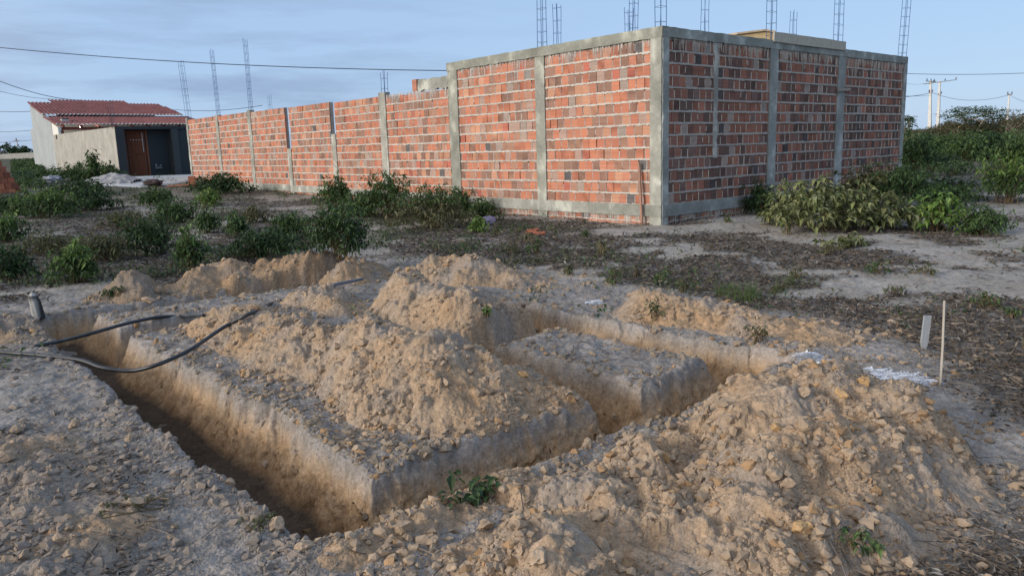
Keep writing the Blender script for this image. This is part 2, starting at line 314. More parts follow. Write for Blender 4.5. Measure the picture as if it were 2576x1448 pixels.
# polar grid around the viewpoint
th = np.radians(np.linspace(-47, 47, 1000)); lr = [1.55]
while lr[-1] < 650:
    r = lr[-1]; lr.append(r * (1 + (.0021 if r < 7 else .0038 if r < 12 else .0075 if r < 30 else .02)))
lr = np.array(lr); TH, RR = np.meshgrid(th, lr); GX = RR * np.sin(TH); GY = RR * np.cos(TH)
NR, NT = GX.shape
near = lr < 32
GZ = zg(GX, GY); ni = int(near.sum())
GZ[:ni] = zbase(GX[:ni], GY[:ni])
# ------------------------------------------------------------------ soil colours (the earth itself; trench tones also carry painted shade)
SAND = np.array([.34, .318, .29]); HUM = np.array([.105, .095, .088]); CRUST = np.array([.25, .228, .21]); ORANGE = np.array([.33, .215, .122]); SPOIL = np.array([.36, .276, .198]); DAMP_SHADE = np.array([.095, .068, .048])
mx3 = lambda a, b, t: a + (b - a) * t[..., None]
def ground_col(x, y):
    d = trench(x, y); dz = dig_zone(x, y); lt = litter(x, y)
    n = fbm(x, y, .8, 4, 71); n2 = fbm(x, y, .12, 3, 72)
    c = mx3(SAND, SAND * [.86, .84, .80], np.clip(.5 + n, 0, 1))
    c = mx3(c, CRUST, dz * (.8 + .0 * dz))
    c = mx3(c, c * .68, sst(.1, .6, n2) * .8); c = mx3(c, c * [1.22, 1.21, 1.22], sst(.1, .5, fbm(x, y, .5, 3, 75)) * dz)
    c = mx3(c, HUM, np.clip(lt * (.8 + .5 * n2), 0, .92))
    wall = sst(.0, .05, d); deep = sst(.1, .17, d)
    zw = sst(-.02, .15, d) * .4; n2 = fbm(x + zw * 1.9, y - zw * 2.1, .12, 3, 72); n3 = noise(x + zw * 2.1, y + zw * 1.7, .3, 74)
    wc = mx3(SPOIL * [1.08, 1.0, .88], ORANGE * 1.12, sst(.03, .1, d + .02 * n2) * np.clip(.75 + .5 * n3, 0, 1)) * (1 + .10 * n2)[..., None]; wc = mx3(wc, ORANGE * [.66, .62, .58], sst(.085, .135, d + .015 * n2) * .85)  # lower wall coloured darker to paint in the shade deep in the trench
    c = mx3(c, wc, wall); c = mx3(c, mx3(DAMP_SHADE, DAMP_SHADE * .7, np.clip(.5 + n, 0, 1)), deep)  # floor: damp soil colour, painted darker still for the trench shade
    return c * (1 + .10 * fbm(x, y, .05, 2, 73))[..., None]
def grid_faces(mask):
    i = np.arange(NR * NT).reshape(NR, NT); F_ = np.stack([i[:-1, :-1], i[:-1, 1:], i[1:, 1:], i[1:, :-1]], -1).reshape(-1, 4)
    if mask is None: return F_, None
    q = (mask[:-1, :-1] | mask[:-1, 1:] | mask[1:, 1:] | mask[1:, :-1]).ravel(); F_ = F_[q]
    u, inv = np.unique(F_, return_inverse=True); return inv.reshape(F_.shape), u
col = np.empty((NR, NT, 3)); col[:] = SAND * .6
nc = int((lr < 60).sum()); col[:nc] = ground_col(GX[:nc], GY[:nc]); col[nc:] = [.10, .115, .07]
mid = sst(22, 50, RR)[..., None] * .6; mid = sst(20, 34, RR)[..., None] * .82; col = col * (1 - mid) + np.array([.105, .10, .075]) * mid
gf, _ = grid_faces(None)
TDn = trench(GX[:ni], GY[:ni]); wl = np.clip(1 - np.abs(TDn - .065) / .085, 0, 1); zz_ = GZ[:ni]
GX2 = GX.copy(); GY2 = GY.copy(); GZ2 = GZ.copy()
GX2[:ni] += wl * (.020 * noise(GX[:ni] + zz_ * 1.7, GY[:ni] - zz_ * 1.9, .09, 140) + .011 * noise(GX[:ni] + zz_ * 2.3, GY[:ni] + zz_ * 2.1, .035, 141))
GY2[:ni] += wl * (.020 * noise(GX[:ni] - zz_ * 1.8, GY[:ni] - zz_ * 1.6, .08, 142) + .011 * noise(GX[:ni] - zz_ * 2.3, GY[:ni] + zz_ * 1.9, .035, 143))
GZ2[:ni] += wl * .02 * noise(GX[:ni] * 1.3 + zz_ * 2, GY[:ni] * 1.3 - zz_ * 2, .06, 144) + .0025 * rng.normal(0, 1, zz_.shape) * (RR[:ni] < 14)
ro = np.arange(0, NR, 4); ro = np.unique(np.append(ro, NR - 1)); te = np.radians(np.linspace(47, 313, 61)); tt_, rr_ = np.meshgrid(te, lr[ro]); OX = rr_ * np.sin(tt_); OY = rr_ * np.cos(tt_)   # the rest of the sheet, around and behind the viewer
wq = sst(47, 53, np.degrees(tt_)) * (1 - sst(307, 313, np.degrees(tt_))); side_z = np.where(tt_ < math.pi, GZ2[ro][:, [-1]], GZ2[ro][:, [0]]); OZ = (1 - wq) * side_z + wq * zflat(OX, OY)
OC = np.empty(OX.shape + (3,)); OC[:] = SAND * .6; lt_ = litter(OX, OY); OC = mx3(SAND * np.ones_like(OC), HUM, lt_ * .8); m4 = sst(20, 34, rr_)[..., None] * .82; OC = OC * (1 - m4) + np.array([.105, .10, .075]) * m4; OC[rr_ > 60] = [.10, .115, .07]
oi = np.arange(OX.size).reshape(OX.shape) + NR * NT; of_ = np.stack([oi[:-1, :-1], oi[:-1, 1:], oi[1:, 1:], oi[1:, :-1]], -1).reshape(-1, 4)
ring = np.concatenate([np.arange(0, NT, 1), oi[0]]); cen_i = NR * NT + OX.size; fan = np.stack([ring, np.full(len(ring), cen_i), np.roll(ring, -1)], 1)
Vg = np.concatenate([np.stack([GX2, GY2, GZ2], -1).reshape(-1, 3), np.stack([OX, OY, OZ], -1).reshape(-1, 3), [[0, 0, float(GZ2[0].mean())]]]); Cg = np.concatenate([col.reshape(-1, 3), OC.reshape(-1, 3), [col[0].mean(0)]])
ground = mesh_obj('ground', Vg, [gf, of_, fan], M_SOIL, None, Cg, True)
tag(ground, kind='structure')
XN, YN = GX[:ni], GY[:ni]; TOP = GZ[:ni].copy(); HMAX = np.full_like(TOP, -1.)
heap_info = []
for lab, crest, seed in HEAPS:
    H, pts = heap_h(XN, YN, crest, seed)
    sel = H > -.015
    Z = TOP * 0 + GZ[:ni] + H; Z[sel] += heap_detail(XN[sel], YN[sel], H[sel], seed)
    full = np.zeros((NR, NT), bool); full[:ni] = sel
    F_, u = grid_faces(full)
    ZZ = np.zeros((NR, NT)); ZZ[:ni] = np.where(sel, Z, GZ[:ni] - .03)
    xx, yy, zz = GX.ravel()[u], GY.ravel()[u], ZZ.ravel()[u]
    n = fbm(xx, yy, .5, 4, seed + 20); n2 = fbm(xx, yy, .09, 3, seed + 21)
    warm = .75 if seed in (34, 36, 37, 38) else .35
    base = SPOIL * (.86 if seed in (54, 55, 53) else .78 if seed in (35, 36, 37) else 1.0) * ([.88, .93, 1.0] if seed in (54, 55) else [1, 1, 1])
    c = mx3(base, ORANGE * 1.05, np.clip(-.05 + warm * .5 + .55 * n, 0, .7))
    c = mx3(c, CRUST * .95, np.clip(.15 - .9 * n, 0, .6)); c = c * (1 + .12 * n2)[:, None]
    c = c * (.86 if seed in (35, 55) else 1)
    o = mesh_obj('soil_heap', np.stack([xx, yy, zz], -1), [F_], M_HEAP, None, c, True)
    tag(o, lab, 'soil heap', 'heaps of dug soil around the foundation trenches')
    TOP = np.maximum(TOP, np.where(sel, Z, -9)); HMAX = np.maximum(HMAX, H); heap_info.append((lab, pts, seed))
def surf(x, y):                                    # height of ground or heap at points inside the grid
    x = np.atleast_1d(np.asarray(x, float)); y = np.atleast_1d(np.asarray(y, float))
    t = np.arctan2(x, y); r = np.hypot(x, y)
    j = np.clip((t - th[0]) / (th[1] - th[0]), 0, NT - 2); i = np.clip(np.interp(r, lr[:ni], np.arange(ni)), 0, ni - 2)
    i0 = i.astype(int); j0 = j.astype(int); fi = i - i0; fj = j - j0
    z = (TOP[i0, j0] * (1 - fj) + TOP[i0, j0 + 1] * fj) * (1 - fi) + (TOP[i0 + 1, j0] * (1 - fj) + TOP[i0 + 1, j0 + 1] * fj) * fi
    return np.where(r < 31, z, zg(x, y))
def hm(x, y):
    j = np.clip(((np.arctan2(x, y)) - th[0]) / (th[1] - th[0]), 0, NT - 1).astype(int); i = np.clip(np.interp(np.hypot(x, y), lr[:ni], np.arange(ni)), 0, ni - 1).astype(int)
    return HMAX[i, j]
def on(px, py):                                    # world point where the photo pixel meets the terrain
    d = ray(px, py); O = np.array([0, 0, CH]); t = np.exp(np.linspace(math.log(1.6), math.log(160), 1500)); P = O + d * t[:, None]
    z = surf(P[:, 0], P[:, 1]); k = np.argmax(P[:, 2] < z)
    if P[k, 2] >= z[k]: return P[-1]
    return np.array([P[k, 0], P[k, 1], z[k]])
PXM = lambda P: float(np.dot(P - np.array([0, 0, CH]), np.array(FW))) / F      # metres per photo pixel at P

# ------------------------------------------------------------------ unfinished brick building and its lower yard wall
ZV = np.array([0, 0, 1.])
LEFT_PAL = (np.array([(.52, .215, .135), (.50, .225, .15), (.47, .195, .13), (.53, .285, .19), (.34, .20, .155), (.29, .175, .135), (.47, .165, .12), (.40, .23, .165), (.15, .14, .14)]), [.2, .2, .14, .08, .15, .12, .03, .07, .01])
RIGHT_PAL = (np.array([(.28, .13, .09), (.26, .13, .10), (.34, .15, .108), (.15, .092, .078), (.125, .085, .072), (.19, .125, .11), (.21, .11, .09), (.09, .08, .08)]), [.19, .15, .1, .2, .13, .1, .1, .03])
def panel(parent, P0, d, s0, s1, z0, rows, pal, ch=.216, bw=.2, bh=None, drips=True, rag=None, name='brick_panel', seed=0, gapl=False, gapr=False):
    """one bay of hollow clay blocks: every block its own box, mortar squeezed between"""
    nrm = np.array([-d[1], d[0], 0]); nrm = nrm if nrm[1] < 0 else -nrm     # towards the viewer
    if abs(nrm[1]) < 1e-6: pass
    b = MB(); m = MB(); bh = bh or ch - (.036 if ch > .15 else .02); R = np.random.default_rng(seed + 100)
    back = -.028
    m.box(P0 + d * (s0 + (.03 if gapl else 0)) + nrm * (back - .10) + ZV * (z0 - .005), d * (s1 - s0 - (.03 if gapl else 0) - (.03 if gapr else 0)), nrm * .10, ZV * (rows * ch + (.03 if ch > .15 and rows == 14 else -.02)), (.40, .375, .34))
    for r in range(rows):
        zz = z0 + r * ch + .008; s = s0 + R.uniform(-.12, .0)
        while s < s1 - .02:
            wd = bw - .012 + R.normal(0, .006)
            a = max(s, s0 + .004); e = min(s + wd, s1 - .004)
            if e - a > .02:
                pr_ = np.array(pal[1]) * np.exp(.9 * float(noise(np.array([a + seed * 3.]), np.array([zz * 2]), .8, 5)[0]) * (np.arange(len(pal[1])) < 4)); c = pal[0][R.choice(len(pal[1]), p=pr_ / pr_.sum())] * R.uniform(.9, 1.08)
                j = lambda k=.003: R.normal(0, k)
                fo = .0 + R.normal(0, .004); V = []
                for q in (back - .02, fo):
                    for (ss, hh) in ((a, 0), (e, 0), (e, bh), (a, bh)):
                        V.append(P0 + d * (ss + j()) + nrm * (q + j(.002)) + ZV * (zz + hh + j()))
                cc = np.array([c] * 8)
                if R.random() < .45: cc[R.choice([4, 5, 6, 7], 2, replace=False)] *= R.uniform(.6, .9)
                # mortar-smeared blocks
                if R.random() < .07: cc[4:] = cc[4:] * .4 + np.array([.36, .34, .31]) * .6
                b.add(V, [[3, 2, 1, 0], [4, 5, 6, 7], [0, 1, 5, 4], [1, 2, 6, 5], [2, 3, 7, 6], [3, 0, 4, 7]], cc)
                if R.random() < .8 and s > s0:     # uneven smear of mortar standing in the upright joint
                    h0 = R.uniform(0, .3) * bh if R.random() < .4 else 0; h1 = bh * R.uniform(.75, 1.02); n = 5; wv = R.uniform(.007, .014)
                    zs = np.linspace(h0, h1, n); x0 = a - .006 + np.cumsum(R.normal(0, .0015, n))
                    Vs = np.concatenate([[P0 + d * (x0[i] - wv * R.uniform(.6, 1.1)) + nrm * (-.004) + ZV * (zz + zs[i]) for i in range(n)], [P0 + d * x0[i] + nrm * .009 + ZV * (zz + zs[i]) for i in range(n)], [P0 + d * (x0[i] + wv * R.uniform(.6, 1.1)) + nrm * (-.004) + ZV * (zz + zs[i]) for i in range(n)]])
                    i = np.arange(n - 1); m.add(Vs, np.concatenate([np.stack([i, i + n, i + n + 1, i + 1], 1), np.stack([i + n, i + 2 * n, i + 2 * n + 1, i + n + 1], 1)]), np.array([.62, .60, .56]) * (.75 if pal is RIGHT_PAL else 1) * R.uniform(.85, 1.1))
            s += bw + R.normal(0, .004)
        # bed joint squeezed out along the course
        n = max(4, int((s1 - s0) / .028)); ss = np.linspace(s0, s1, n)
        lo = zz - (ch - bh) - .004 + .006 * R.normal(0, 1, n) * .7; hi = zz + .004 + .005 * R.normal(0, 1, n)
        k = np.convolve(R.normal(0, 1, n + 4), np.ones(5) / 5, 'valid'); lo = lo - .012 * np.clip(k, 0, 2); hi = hi + .006 * np.clip(-k, 0, 2)
        pr = .006 + .006 * np.abs(k)
        row = lambda z_, q: P0 + np.outer(ss, d) + np.outer(np.broadcast_to(q, (n,)), nrm) + np.outer(z_, ZV)
        Vs = np.concatenate([row(lo, -.012), row(lo + .008, pr), row(hi - .008, pr), row(hi, -.012)])
        i = np.arange(n - 1); Fq = np.concatenate([np.stack([i + a * n, i + 1 + a * n, i + 1 + (a + 1) * n, i + (a + 1) * n], 1) for a in range(3)])
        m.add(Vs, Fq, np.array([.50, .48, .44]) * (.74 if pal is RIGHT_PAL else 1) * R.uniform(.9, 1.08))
    zt = z0 + rows * ch - .02
    if drips:
        for _ in range(int((s1 - s0) * 44)):
            s = R.uniform(s0 + .03, s1 - .03) if R.random() < .7 else s0 + (s1 - s0) * R.choice([.2, .45, .8]) + R.normal(0, .12)
            if not (s0 + .02 < s < s1 - .02): continue
            ln = R.exponential(.11) + .03; ln = min(ln, .42); wv = R.uniform(.004, .012); n = 5; zs = np.linspace(zt + .05, zt - ln, n); x0 = s + np.cumsum(R.normal(0, .002, n))
            Vs = np.concatenate([[P0 + d * (x0[i] - wv * (1 - .12 * i)) + nrm * (-.002) + ZV * zs[i] for i in range(n)], [P0 + d * x0[i] + nrm * .009 + ZV * zs[i] for i in range(n)], [P0 + d * (x0[i] + wv * (1 - .12 * i)) + nrm * (-.002) + ZV * zs[i] for i in range(n)]])
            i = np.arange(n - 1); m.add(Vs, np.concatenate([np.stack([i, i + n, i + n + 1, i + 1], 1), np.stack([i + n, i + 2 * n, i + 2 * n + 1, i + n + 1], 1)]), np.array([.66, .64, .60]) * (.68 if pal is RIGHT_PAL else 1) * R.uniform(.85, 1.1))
    o = b.build(name, M_BRICK, parent); m.build('mortar', M_MORT, o); return o
def rough_box(parent, name, P0, d, s0, s1, z0, z1, front, depth, mt=None, col=(.30, .31, .28), seed=1, step=.07, amp=.006, edge=.012, link=True):
    """a cast member: finely divided box whose arrises wander and whose faces bulge"""
    mt = mt or M_CONC; nrm = np.array([-d[1], d[0], 0]); nrm = nrm if nrm[1] < 0 else -nrm
    R = np.random.default_rng(seed); ns = max(2, int((s1 - s0) / step) + 1); nz_ = max(2, int((z1 - z0) / step) + 1)
    S, Z = np.meshgrid(np.linspace(s0, s1, ns), np.linspace(z0, z1, nz_)); x = S + seed * 7.3; y = Z
    f = front + amp * fbm(x, y, .3, 3, seed) + .002 * R.normal(0, 1, S.shape)
    Se = S.copy(); Ze = Z.copy()
    Se[:, 0] += edge * noise(y[:, 0], y[:, 0] * 0, .16, seed + 1); Se[:, -1] += edge * noise(y[:, 0], y[:, 0] * 0, .16, seed + 2)
    if s1 - s0 > z1 - z0: Ze[0] += edge * noise(x[0], x[0] * 0, .2, seed + 3); Ze[-1] += edge * .7 * noise(x[0], x[0] * 0, .25, seed + 4)
    Fv = P0 + Se[..., None] * d + f[..., None] * nrm + Ze[..., None] * ZV
    Bv = P0 + Se[..., None] * d + (front - depth) * nrm + Ze[..., None] * ZV
    i = np.arange(ns * nz_).reshape(nz_, ns); o_ = ns * nz_
    q = lambda I: np.stack([I[:-1, :-1], I[:-1, 1:], I[1:, 1:], I[1:, :-1]], -1).reshape(-1, 4)
    Fq = [q(i), q(i)[:, ::-1] + o_]
    def strip(a): return np.stack([a[:-1], a[1:], a[1:] + o_, a[:-1] + o_], 1)
    Fq += [strip(i[0])[:, ::-1], strip(i[-1]), strip(i[:, 0]), strip(i[:, -1])[:, ::-1]]
    V = np.concatenate([Fv.reshape(-1, 3), Bv.reshape(-1, 3)]); base = np.array(col)
    n = fbm(x, y, .7, 4, seed + 6).ravel(); n2 = fbm(x, y * .6, .25, 3, seed + 8).ravel(); c = base * (1 + .26 * n + .10 * n2)[:, None]; c = np.where(((n2 > .35) & (n > -.1))[:, None], c * 1.35, c); c = np.concatenate([c, np.broadcast_to(base, (len(c), 3))])
    return mesh_obj(name, V, [np.concatenate(Fq)], mt, parent, c, False)
bld = empty('unfinished_building', 'tall roofless orange brick building with grey concrete pillars and top beam, corner toward the viewer', 'building', C0)
def rel(parent_loc): return C0 * 0
def P_(o): return o
# children are built in world coordinates and kept there
def adopt(par, objs):
    for o in objs:
        o.parent = par; o.matrix_parent_inverse = Matrix.Translation(-par.location)
L0 = []
for k, (a, e) in enumerate(((.27, 3.09), (3.40, 6.15))):
    L0.append(panel(None, C0, DL, a, e, .372, 14, LEFT_PAL, seed=k))
    L0.append(panel(None, C0, DL, a, e, -.06, 2, LEFT_PAL, ch=.108, bw=.235, seed=10 + k, name='footing_course'))
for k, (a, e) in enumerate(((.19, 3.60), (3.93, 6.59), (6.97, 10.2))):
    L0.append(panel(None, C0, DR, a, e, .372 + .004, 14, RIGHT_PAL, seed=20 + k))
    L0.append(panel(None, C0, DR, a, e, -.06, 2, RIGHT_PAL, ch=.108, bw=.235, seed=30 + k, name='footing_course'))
for k, (a, e) in enumerate(((3.1, 3.39), (6.16, 6.53))):
    L0.append(rough_box(None, 'concrete_pillar', C0, DL, a, e, -.15, 3.42, .022, .18, seed=40 + k, col=(.29, .30, .265)))
for k, (a, e) in enumerate(((3.61, 3.92), (6.6, 6.96), (10.21, 10.4))):
    L0.append(rough_box(None, 'concrete_pillar', C0, DR, a, e, -.15, 3.42, .022, .18, seed=50 + k, col=(.28, .30, .29)))
L0.append(rough_box(None, 'corner_pillar', C0, DL, -.0, .26, -.15, 3.42, .024, .19, seed=55, col=(.33, .34, .305)))
L0.append(rough_box(None, 'corner_pillar', C0, DR, -.0, .18, -.15, 3.42, .020, .15, seed=56, col=(.28, .30, .29)))
L0.append(rough_box(None, 'smeared_joint', C0, DR, 1.60, 1.74, 1.2, 3.40, .012, .03, seed=57, col=(.30, .30, .28), edge=.05))
for nm, a, e, dd, z0, z1, fr, sd_, cc in (('top_beam', -.02, 6.55, DL, 3.40, 3.59, .03, 60, (.27, .28, .245)), ('top_beam', .0, 10.4, DR, 3.41, 3.585, .026, 61, (.25, .27, .255)), ('base_beam', -.01, 6.16, DL, .15, .37, .036, 62, (.30, .31, .28)), ('base_beam', 0, 10.4, DR, .15, .37, .032, 63, (.26, .28, .27))):
    L0.append(rough_box(None, nm, C0, dd, a, e, z0, z1, fr, .2, seed=sd_, col=cc))
m = MB()   # rear walls closing the building box
pb = C0 + DL * 6.45; m.box(pb + DR * .2, DR * 10.1, DL * .12, ZV * 3.5, (.40, .2, .13)); pb = C0 + DR * 10.25; m.box(pb + DL * .2, DL * 6.2, DR * .12, ZV * 3.5, (.35, .18, .12))
L0.append(m.build('rear_wall', M_BRICK))
adopt(bld, L0)
# low wall
yw = empty('yard_wall', 'long low brick wall running from the tall building back toward the house, two pillars cast only halfway', 'brick wall', C0 + DL * 6.6)
L0 = []
bays = [(6.56, 9.42), (9.78, 12.36), (12.66, 15.5), (15.82, 18.62), (18.92, 21.8), (22.1, 25.3)]
sh = [.03, .07, .105, .13, .15, .16]
for k, (a, e) in enumerate(bays):
    z0 = .385 + sh[k]; L0.append(panel(None, C0, DL, a, e, z0, 12, LEFT_PAL, seed=70 + k, drips=(k == 0), gapl=(k in (3,)), gapr=(k in (1, 2))))
    L0.append(rough_box(None, 'base_beam', C0, DL, a - .02, e + .02, z0 - .215, z0 - .002, .034, .18, seed=80 + k))
    L0.append(panel(None, C0, DL, a, e, z0 - .43, 2, LEFT_PAL, ch=.108, bw=.235, seed=90 + k, name='footing_course', drips=False))
for k, (a, e, zt) in enumerate(((9.44, 9.77, 3.12), (12.38, 12.64, 2.1), (15.52, 15.8, 1.72), (18.63, 18.9, 3.16), (21.82, 22.08, 3.15), (25.32, 25.5, 3.2))):
    L0.append(rough_box(None, 'concrete_pillar', C0, DL, a, e, 0, zt, .02, .17, seed=95 + k, col=(.32, .325, .29)))
L0.append(rough_box(None, 'beam_stub', C0, DL, 6.54, 7.85, 3.03, 3.30, .0, .14, seed=99, edge=.05))
m = MB(); m.box(C0 + DL * 8.0 + DR * .06 + ZV * 3.02, DL * .2, DR * .1, ZV * .32, (.42, .2, .14)); L0.append(m.build('brick_stub', M_BRICK))
adopt(yw, L0)
# plank, batten, bracket
NL = -DR; NRt = -DL
def board(name, lab, cat, O, dx, dy, dz, col, mt=None, group=None):
    m = MB(); O, dx, dy, dz = map(lambda v: np.asarray(v, float), (O, dx, dy, dz)); n = 10
    for i in range(1): pass
    t = np.linspace(0, 1, n); ring = []
    for k_, tt in enumerate(t):
        w_ = .004 * math.sin(3.1 * tt + 1) * np.linalg.norm(dz) * 5
        for a_, b_ in ((0, 0), (1, 0), (1, 1), (0, 1)): ring.append(O + dx * tt + dy * (a_ + rng.normal(0, .04)) + dz * (b_ + rng.normal(0, .012)))
    V = np.array(ring); i = np.arange(n - 1)[:, None] * 4; j = np.arange(4)[None]; Fq = np.stack([i + j, i + (j + 1) % 4, i + 4 + (j + 1) % 4, i + 4 + j], -1).reshape(-1, 4)
    Fq = np.concatenate([Fq, [[3, 2, 1, 0], [4 * n - 4, 4 * n - 3, 4 * n - 2, 4 * n - 1]]]); m.add(V, Fq, col)
    o = m.build(name, mt or M_WOOD); return tag(o, lab, cat, group)
board('formwork_plank', 'long grey formwork plank fixed along the top of the right brick face', 'plank', C0 + DR * 3.66 + NRt * .034 + ZV * 3.545, DR * 3.16, NRt * .028, ZV * .20, (.42, .40, .34))
board('wooden_bracket', 'short wooden cross piece nailed on a pillar of the right brick face', 'wood piece', C0 + DR * 6.5 + NRt * .05 + ZV * 2.60, DR * .62 + ZV * .03, NRt * .03, ZV * .06, (.30, .27, .24))
bt = on(1632, 568)
board('wooden_batten', 'thin reddish brown wooden batten standing against the brick wall at the corner', 'batten', C0 + DL * .36 + NL * .09 + ZV * (-.02), DL * .10 + NL * -.03 + ZV * 1.18, DL * .05, NL * .03, (.33, .2, .15))
# ------------------------------------------------------------------ rebar cages
CAGE_G = 'bare steel column cages rising above the brick walls'
def cage(lab, base, h, wx=.16, wy=.12, lean=(0, 0), d=DL, stir=True, hook=False, spacing=.24):
    e = empty('rebar_cage', lab, 'rebar cage', base, CAGE_G); objs = []
    nrm = np.array([-d[1], d[0], 0]); top = np.array([lean[0], lean[1], h]); base = np.asarray(base, float)
    for i, (a, b) in enumerate(((-.5, -.5), (.5, -.5), (.5, .5), (-.5, .5))):
        off = d * wx * a + nrm * wy * b; hh = h + rng.uniform(-.08, .04)
        pts = [base + off + top * t * hh / h + d * .012 * math.sin(5 * t + i) for t in np.linspace(-.02, 1, 9)]
        m = MB(); m.tube(pts, .0065, 5, (.025, .10, .28)); objs.append(m.build('rod', M_STEEL, None, True))
    if stir:
        z = .12
        while z < h - .08:
            t = z / h; c = base + top * t; m = MB(); tl = rng.normal(0, .008, 4)
            P = [c + d * wx * a * 1.06 + nrm * wy * b * 1.06 + ZV * tl[k % 4] for k, (a, b) in enumerate(((-.5, -.5), (.5, -.5), (.5, .5), (-.5, .5), (-.5, -.5)))]
            for p, q in zip(P[:-1], P[1:]): m.tube([p, q], .0028, 4, (.08, .11, .17), caps=False)
            objs.append(m.build('stirrup', M_STEEL)); z += spacing * rng.uniform(.9, 1.1)
    adopt(e, objs); return e
lb = lambda s, z: C0 + DL * s - NL * (-.08) * -1 + ZV * z
def lw(s, z, inn=.09): return C0 + DL * s + DR * inn + ZV * z
def rw(s, z, inn=.09): return C0 + DR * s + DL * inn + ZV * z
cage('tall steel cage on the middle pillar of the left brick face', lw(3.25, 3.57), 2.6)
cage('tall steel cage at the building corner nearest the viewer', rw(.10, 3.57, .12), 1.6, d=DR)
cage('tall steel cage over the left end of the grey formwork plank', rw(3.78, 3.57), 2.2, d=DR, wx=.17)
cage('tall steel cage over the right end of the grey formwork plank', rw(6.72, 3.57), 2.4, d=DR, wx=.2)
cage('tall steel cage at the far right end of the brick building', rw(10.28, 3.57), 3.2, d=DR, wx=.22, lean=(.1, 0))
def inner(lab, px, py, ptop, dist, **k):
    B = far(px, py, dist); T = far(px, ptop, dist); h = T[2] - B[2]; B[2] -= .5; return cage(lab, B, h + .5, **k)
inner('shorter steel cage with free rod ends behind the left top beam, second from the left', 1402, 109, 14, 19.2, spacing=.3)
inner('short steel cage left of a taller one behind the left top beam', 1582, 81, 20, 18.2, spacing=.26)
inner('tall steel cage behind the left top beam, short of the building corner', 1594, 78, -40, 17.2)
inner('steel cage standing behind the right top beam near the corner', 1773, 79, 2, 19.0, spacing=.3, d=DR)
inner('short steel cage behind the middle of the grey formwork plank', 1995, 88, 26, 21.5, spacing=.4, d=DR)
cage('tall steel cage above the fourth bay of the low yard wall', lw(18.76, 3.13), 2.55, wx=.12, wy=.10, lean=(-.0, 0))
cage('steel cage above the fifth bay of the low yard wall, between two others', lw(21.95, 3.13), 2.5, wx=.12, wy=.10, lean=(-.04, 0))
cage('leaning steel ladder cage at the far left end of the low yard wall', lw(25.4, 3.1), 2.5, wx=.26, wy=.14, lean=(-.1, 0), spacing=.3)
cage('stubby steel cage on the first pillar of the low yard wall', lw(9.6, 3.1), .62, wx=.15, spacing=.3)
inner('tiny distant steel cage seen above the low yard wall', 680, 272, 239, 48, wx=.35, wy=.1, spacing=.6)
# ------------------------------------------------------------------ yellow gable behind
yg = empty('yellow_house', 'yellow plastered gable top showing behind the right brick face', 'house', C0 + DR * 4 + DL * 12)
Pg = [far(x_, y_, 27) for x_, y_ in ((1848, 88), (1920, 79), (1945, 84), (1960, 130), (1848, 130))]
m = MB(); V = Pg + [p + DL * 4 for p in Pg]; m.add(V, [[0, 4, 9, 5], [0, 5, 6, 1], [1, 6, 7, 2], [2, 7, 8, 3]], (.50, .38, .21)); m.add(Pg + [far(1848, 400, 27), far(1960, 400, 27)], [[0, 1, 2, 2], [0, 2, 3, 4], [4, 3, 6, 5]][1:], (.50, .38, .21)); m.add(Pg[:3], [[0, 2, 1]], (.50, .38, .21))
o1 = m.build('gable_wall', M_PLAST); m = MB()
m.box(Pg[0] + ZV * .005 - DL * .1, Pg[1] - Pg[0], DL * 4.2, ZV * .06, (.5, .4, .28)); m.box(Pg[1] + ZV * .005 - DL * .1, Pg[2] - Pg[1], DL * 4.2, ZV * .06, (.5, .4, .28)); o2 = m.build('roof_edge', M_ROOF); adopt(yg, [o1, o2])
# ------------------------------------------------------------------ house with red tile roof
KZ = KH[2]
def kp(a, b, z): return KH * [1, 1, 0] + DR * a + DL * b + ZV * z
hs = empty('house', 'pale grey house with red corrugated tile roofs and a lit porch behind a plastered wall', 'house', kp(0, 12, .8)); objs = []
def wallpoly(m, pts, nrm, th, col):
    n = len(pts); P = [np.asarray(p) for p in pts]; Q = [p - nrm * th for p in P]; c = sum(P) / n
    m.add(P + [c], [[i, (i + 1) % n, n] for i in range(n)], col); m.add(Q + [c - nrm * th], [[(i + 1) % n, i, n] for i in range(n)], col)
    m.add(P + Q, [[i, i + n, (i + 1) % n + n, (i + 1) % n] for i in range(n)], col)
GREY = (.36, .395, .415)
m = MB(); wallpoly(m, [kp(0, 13.0, .7), kp(0, 19.4, .7), kp(0, 19.4, 3.58), kp(0, 18.6, 3.58), kp(0, 18.5, 5.0), kp(0, 14.8, 4.2), kp(0, 13.0, 3.74)], -DR, .18, GREY); objs.append(m.build('side_wall', M_PLAST))
m = MB(); wallpoly(m, [kp(0.01, 11.5, 2.6), kp(0.01, 12.98, 2.6), kp(0.01, 12.98, 3.72), kp(.01, 11.5, 3.4)], -DR, .16, (.72, .72, .68)); objs.append(m.build('porch_side', M_PAINT))
m = MB(); m.box(kp(.2, 14.9, .7), DR * 7.9, DL * .15, ZV * 3.35, (.55, .56, .54)); m.box(kp(8.1, 11.5, .7), DR * .15, DL * 7, ZV * 3.1, GREY); m.box(kp(1.5, 19.2, .7), DR * 6, DL * .15, ZV * 4.3, GREY); objs.append(m.build('porch_wall', M_PLAST))
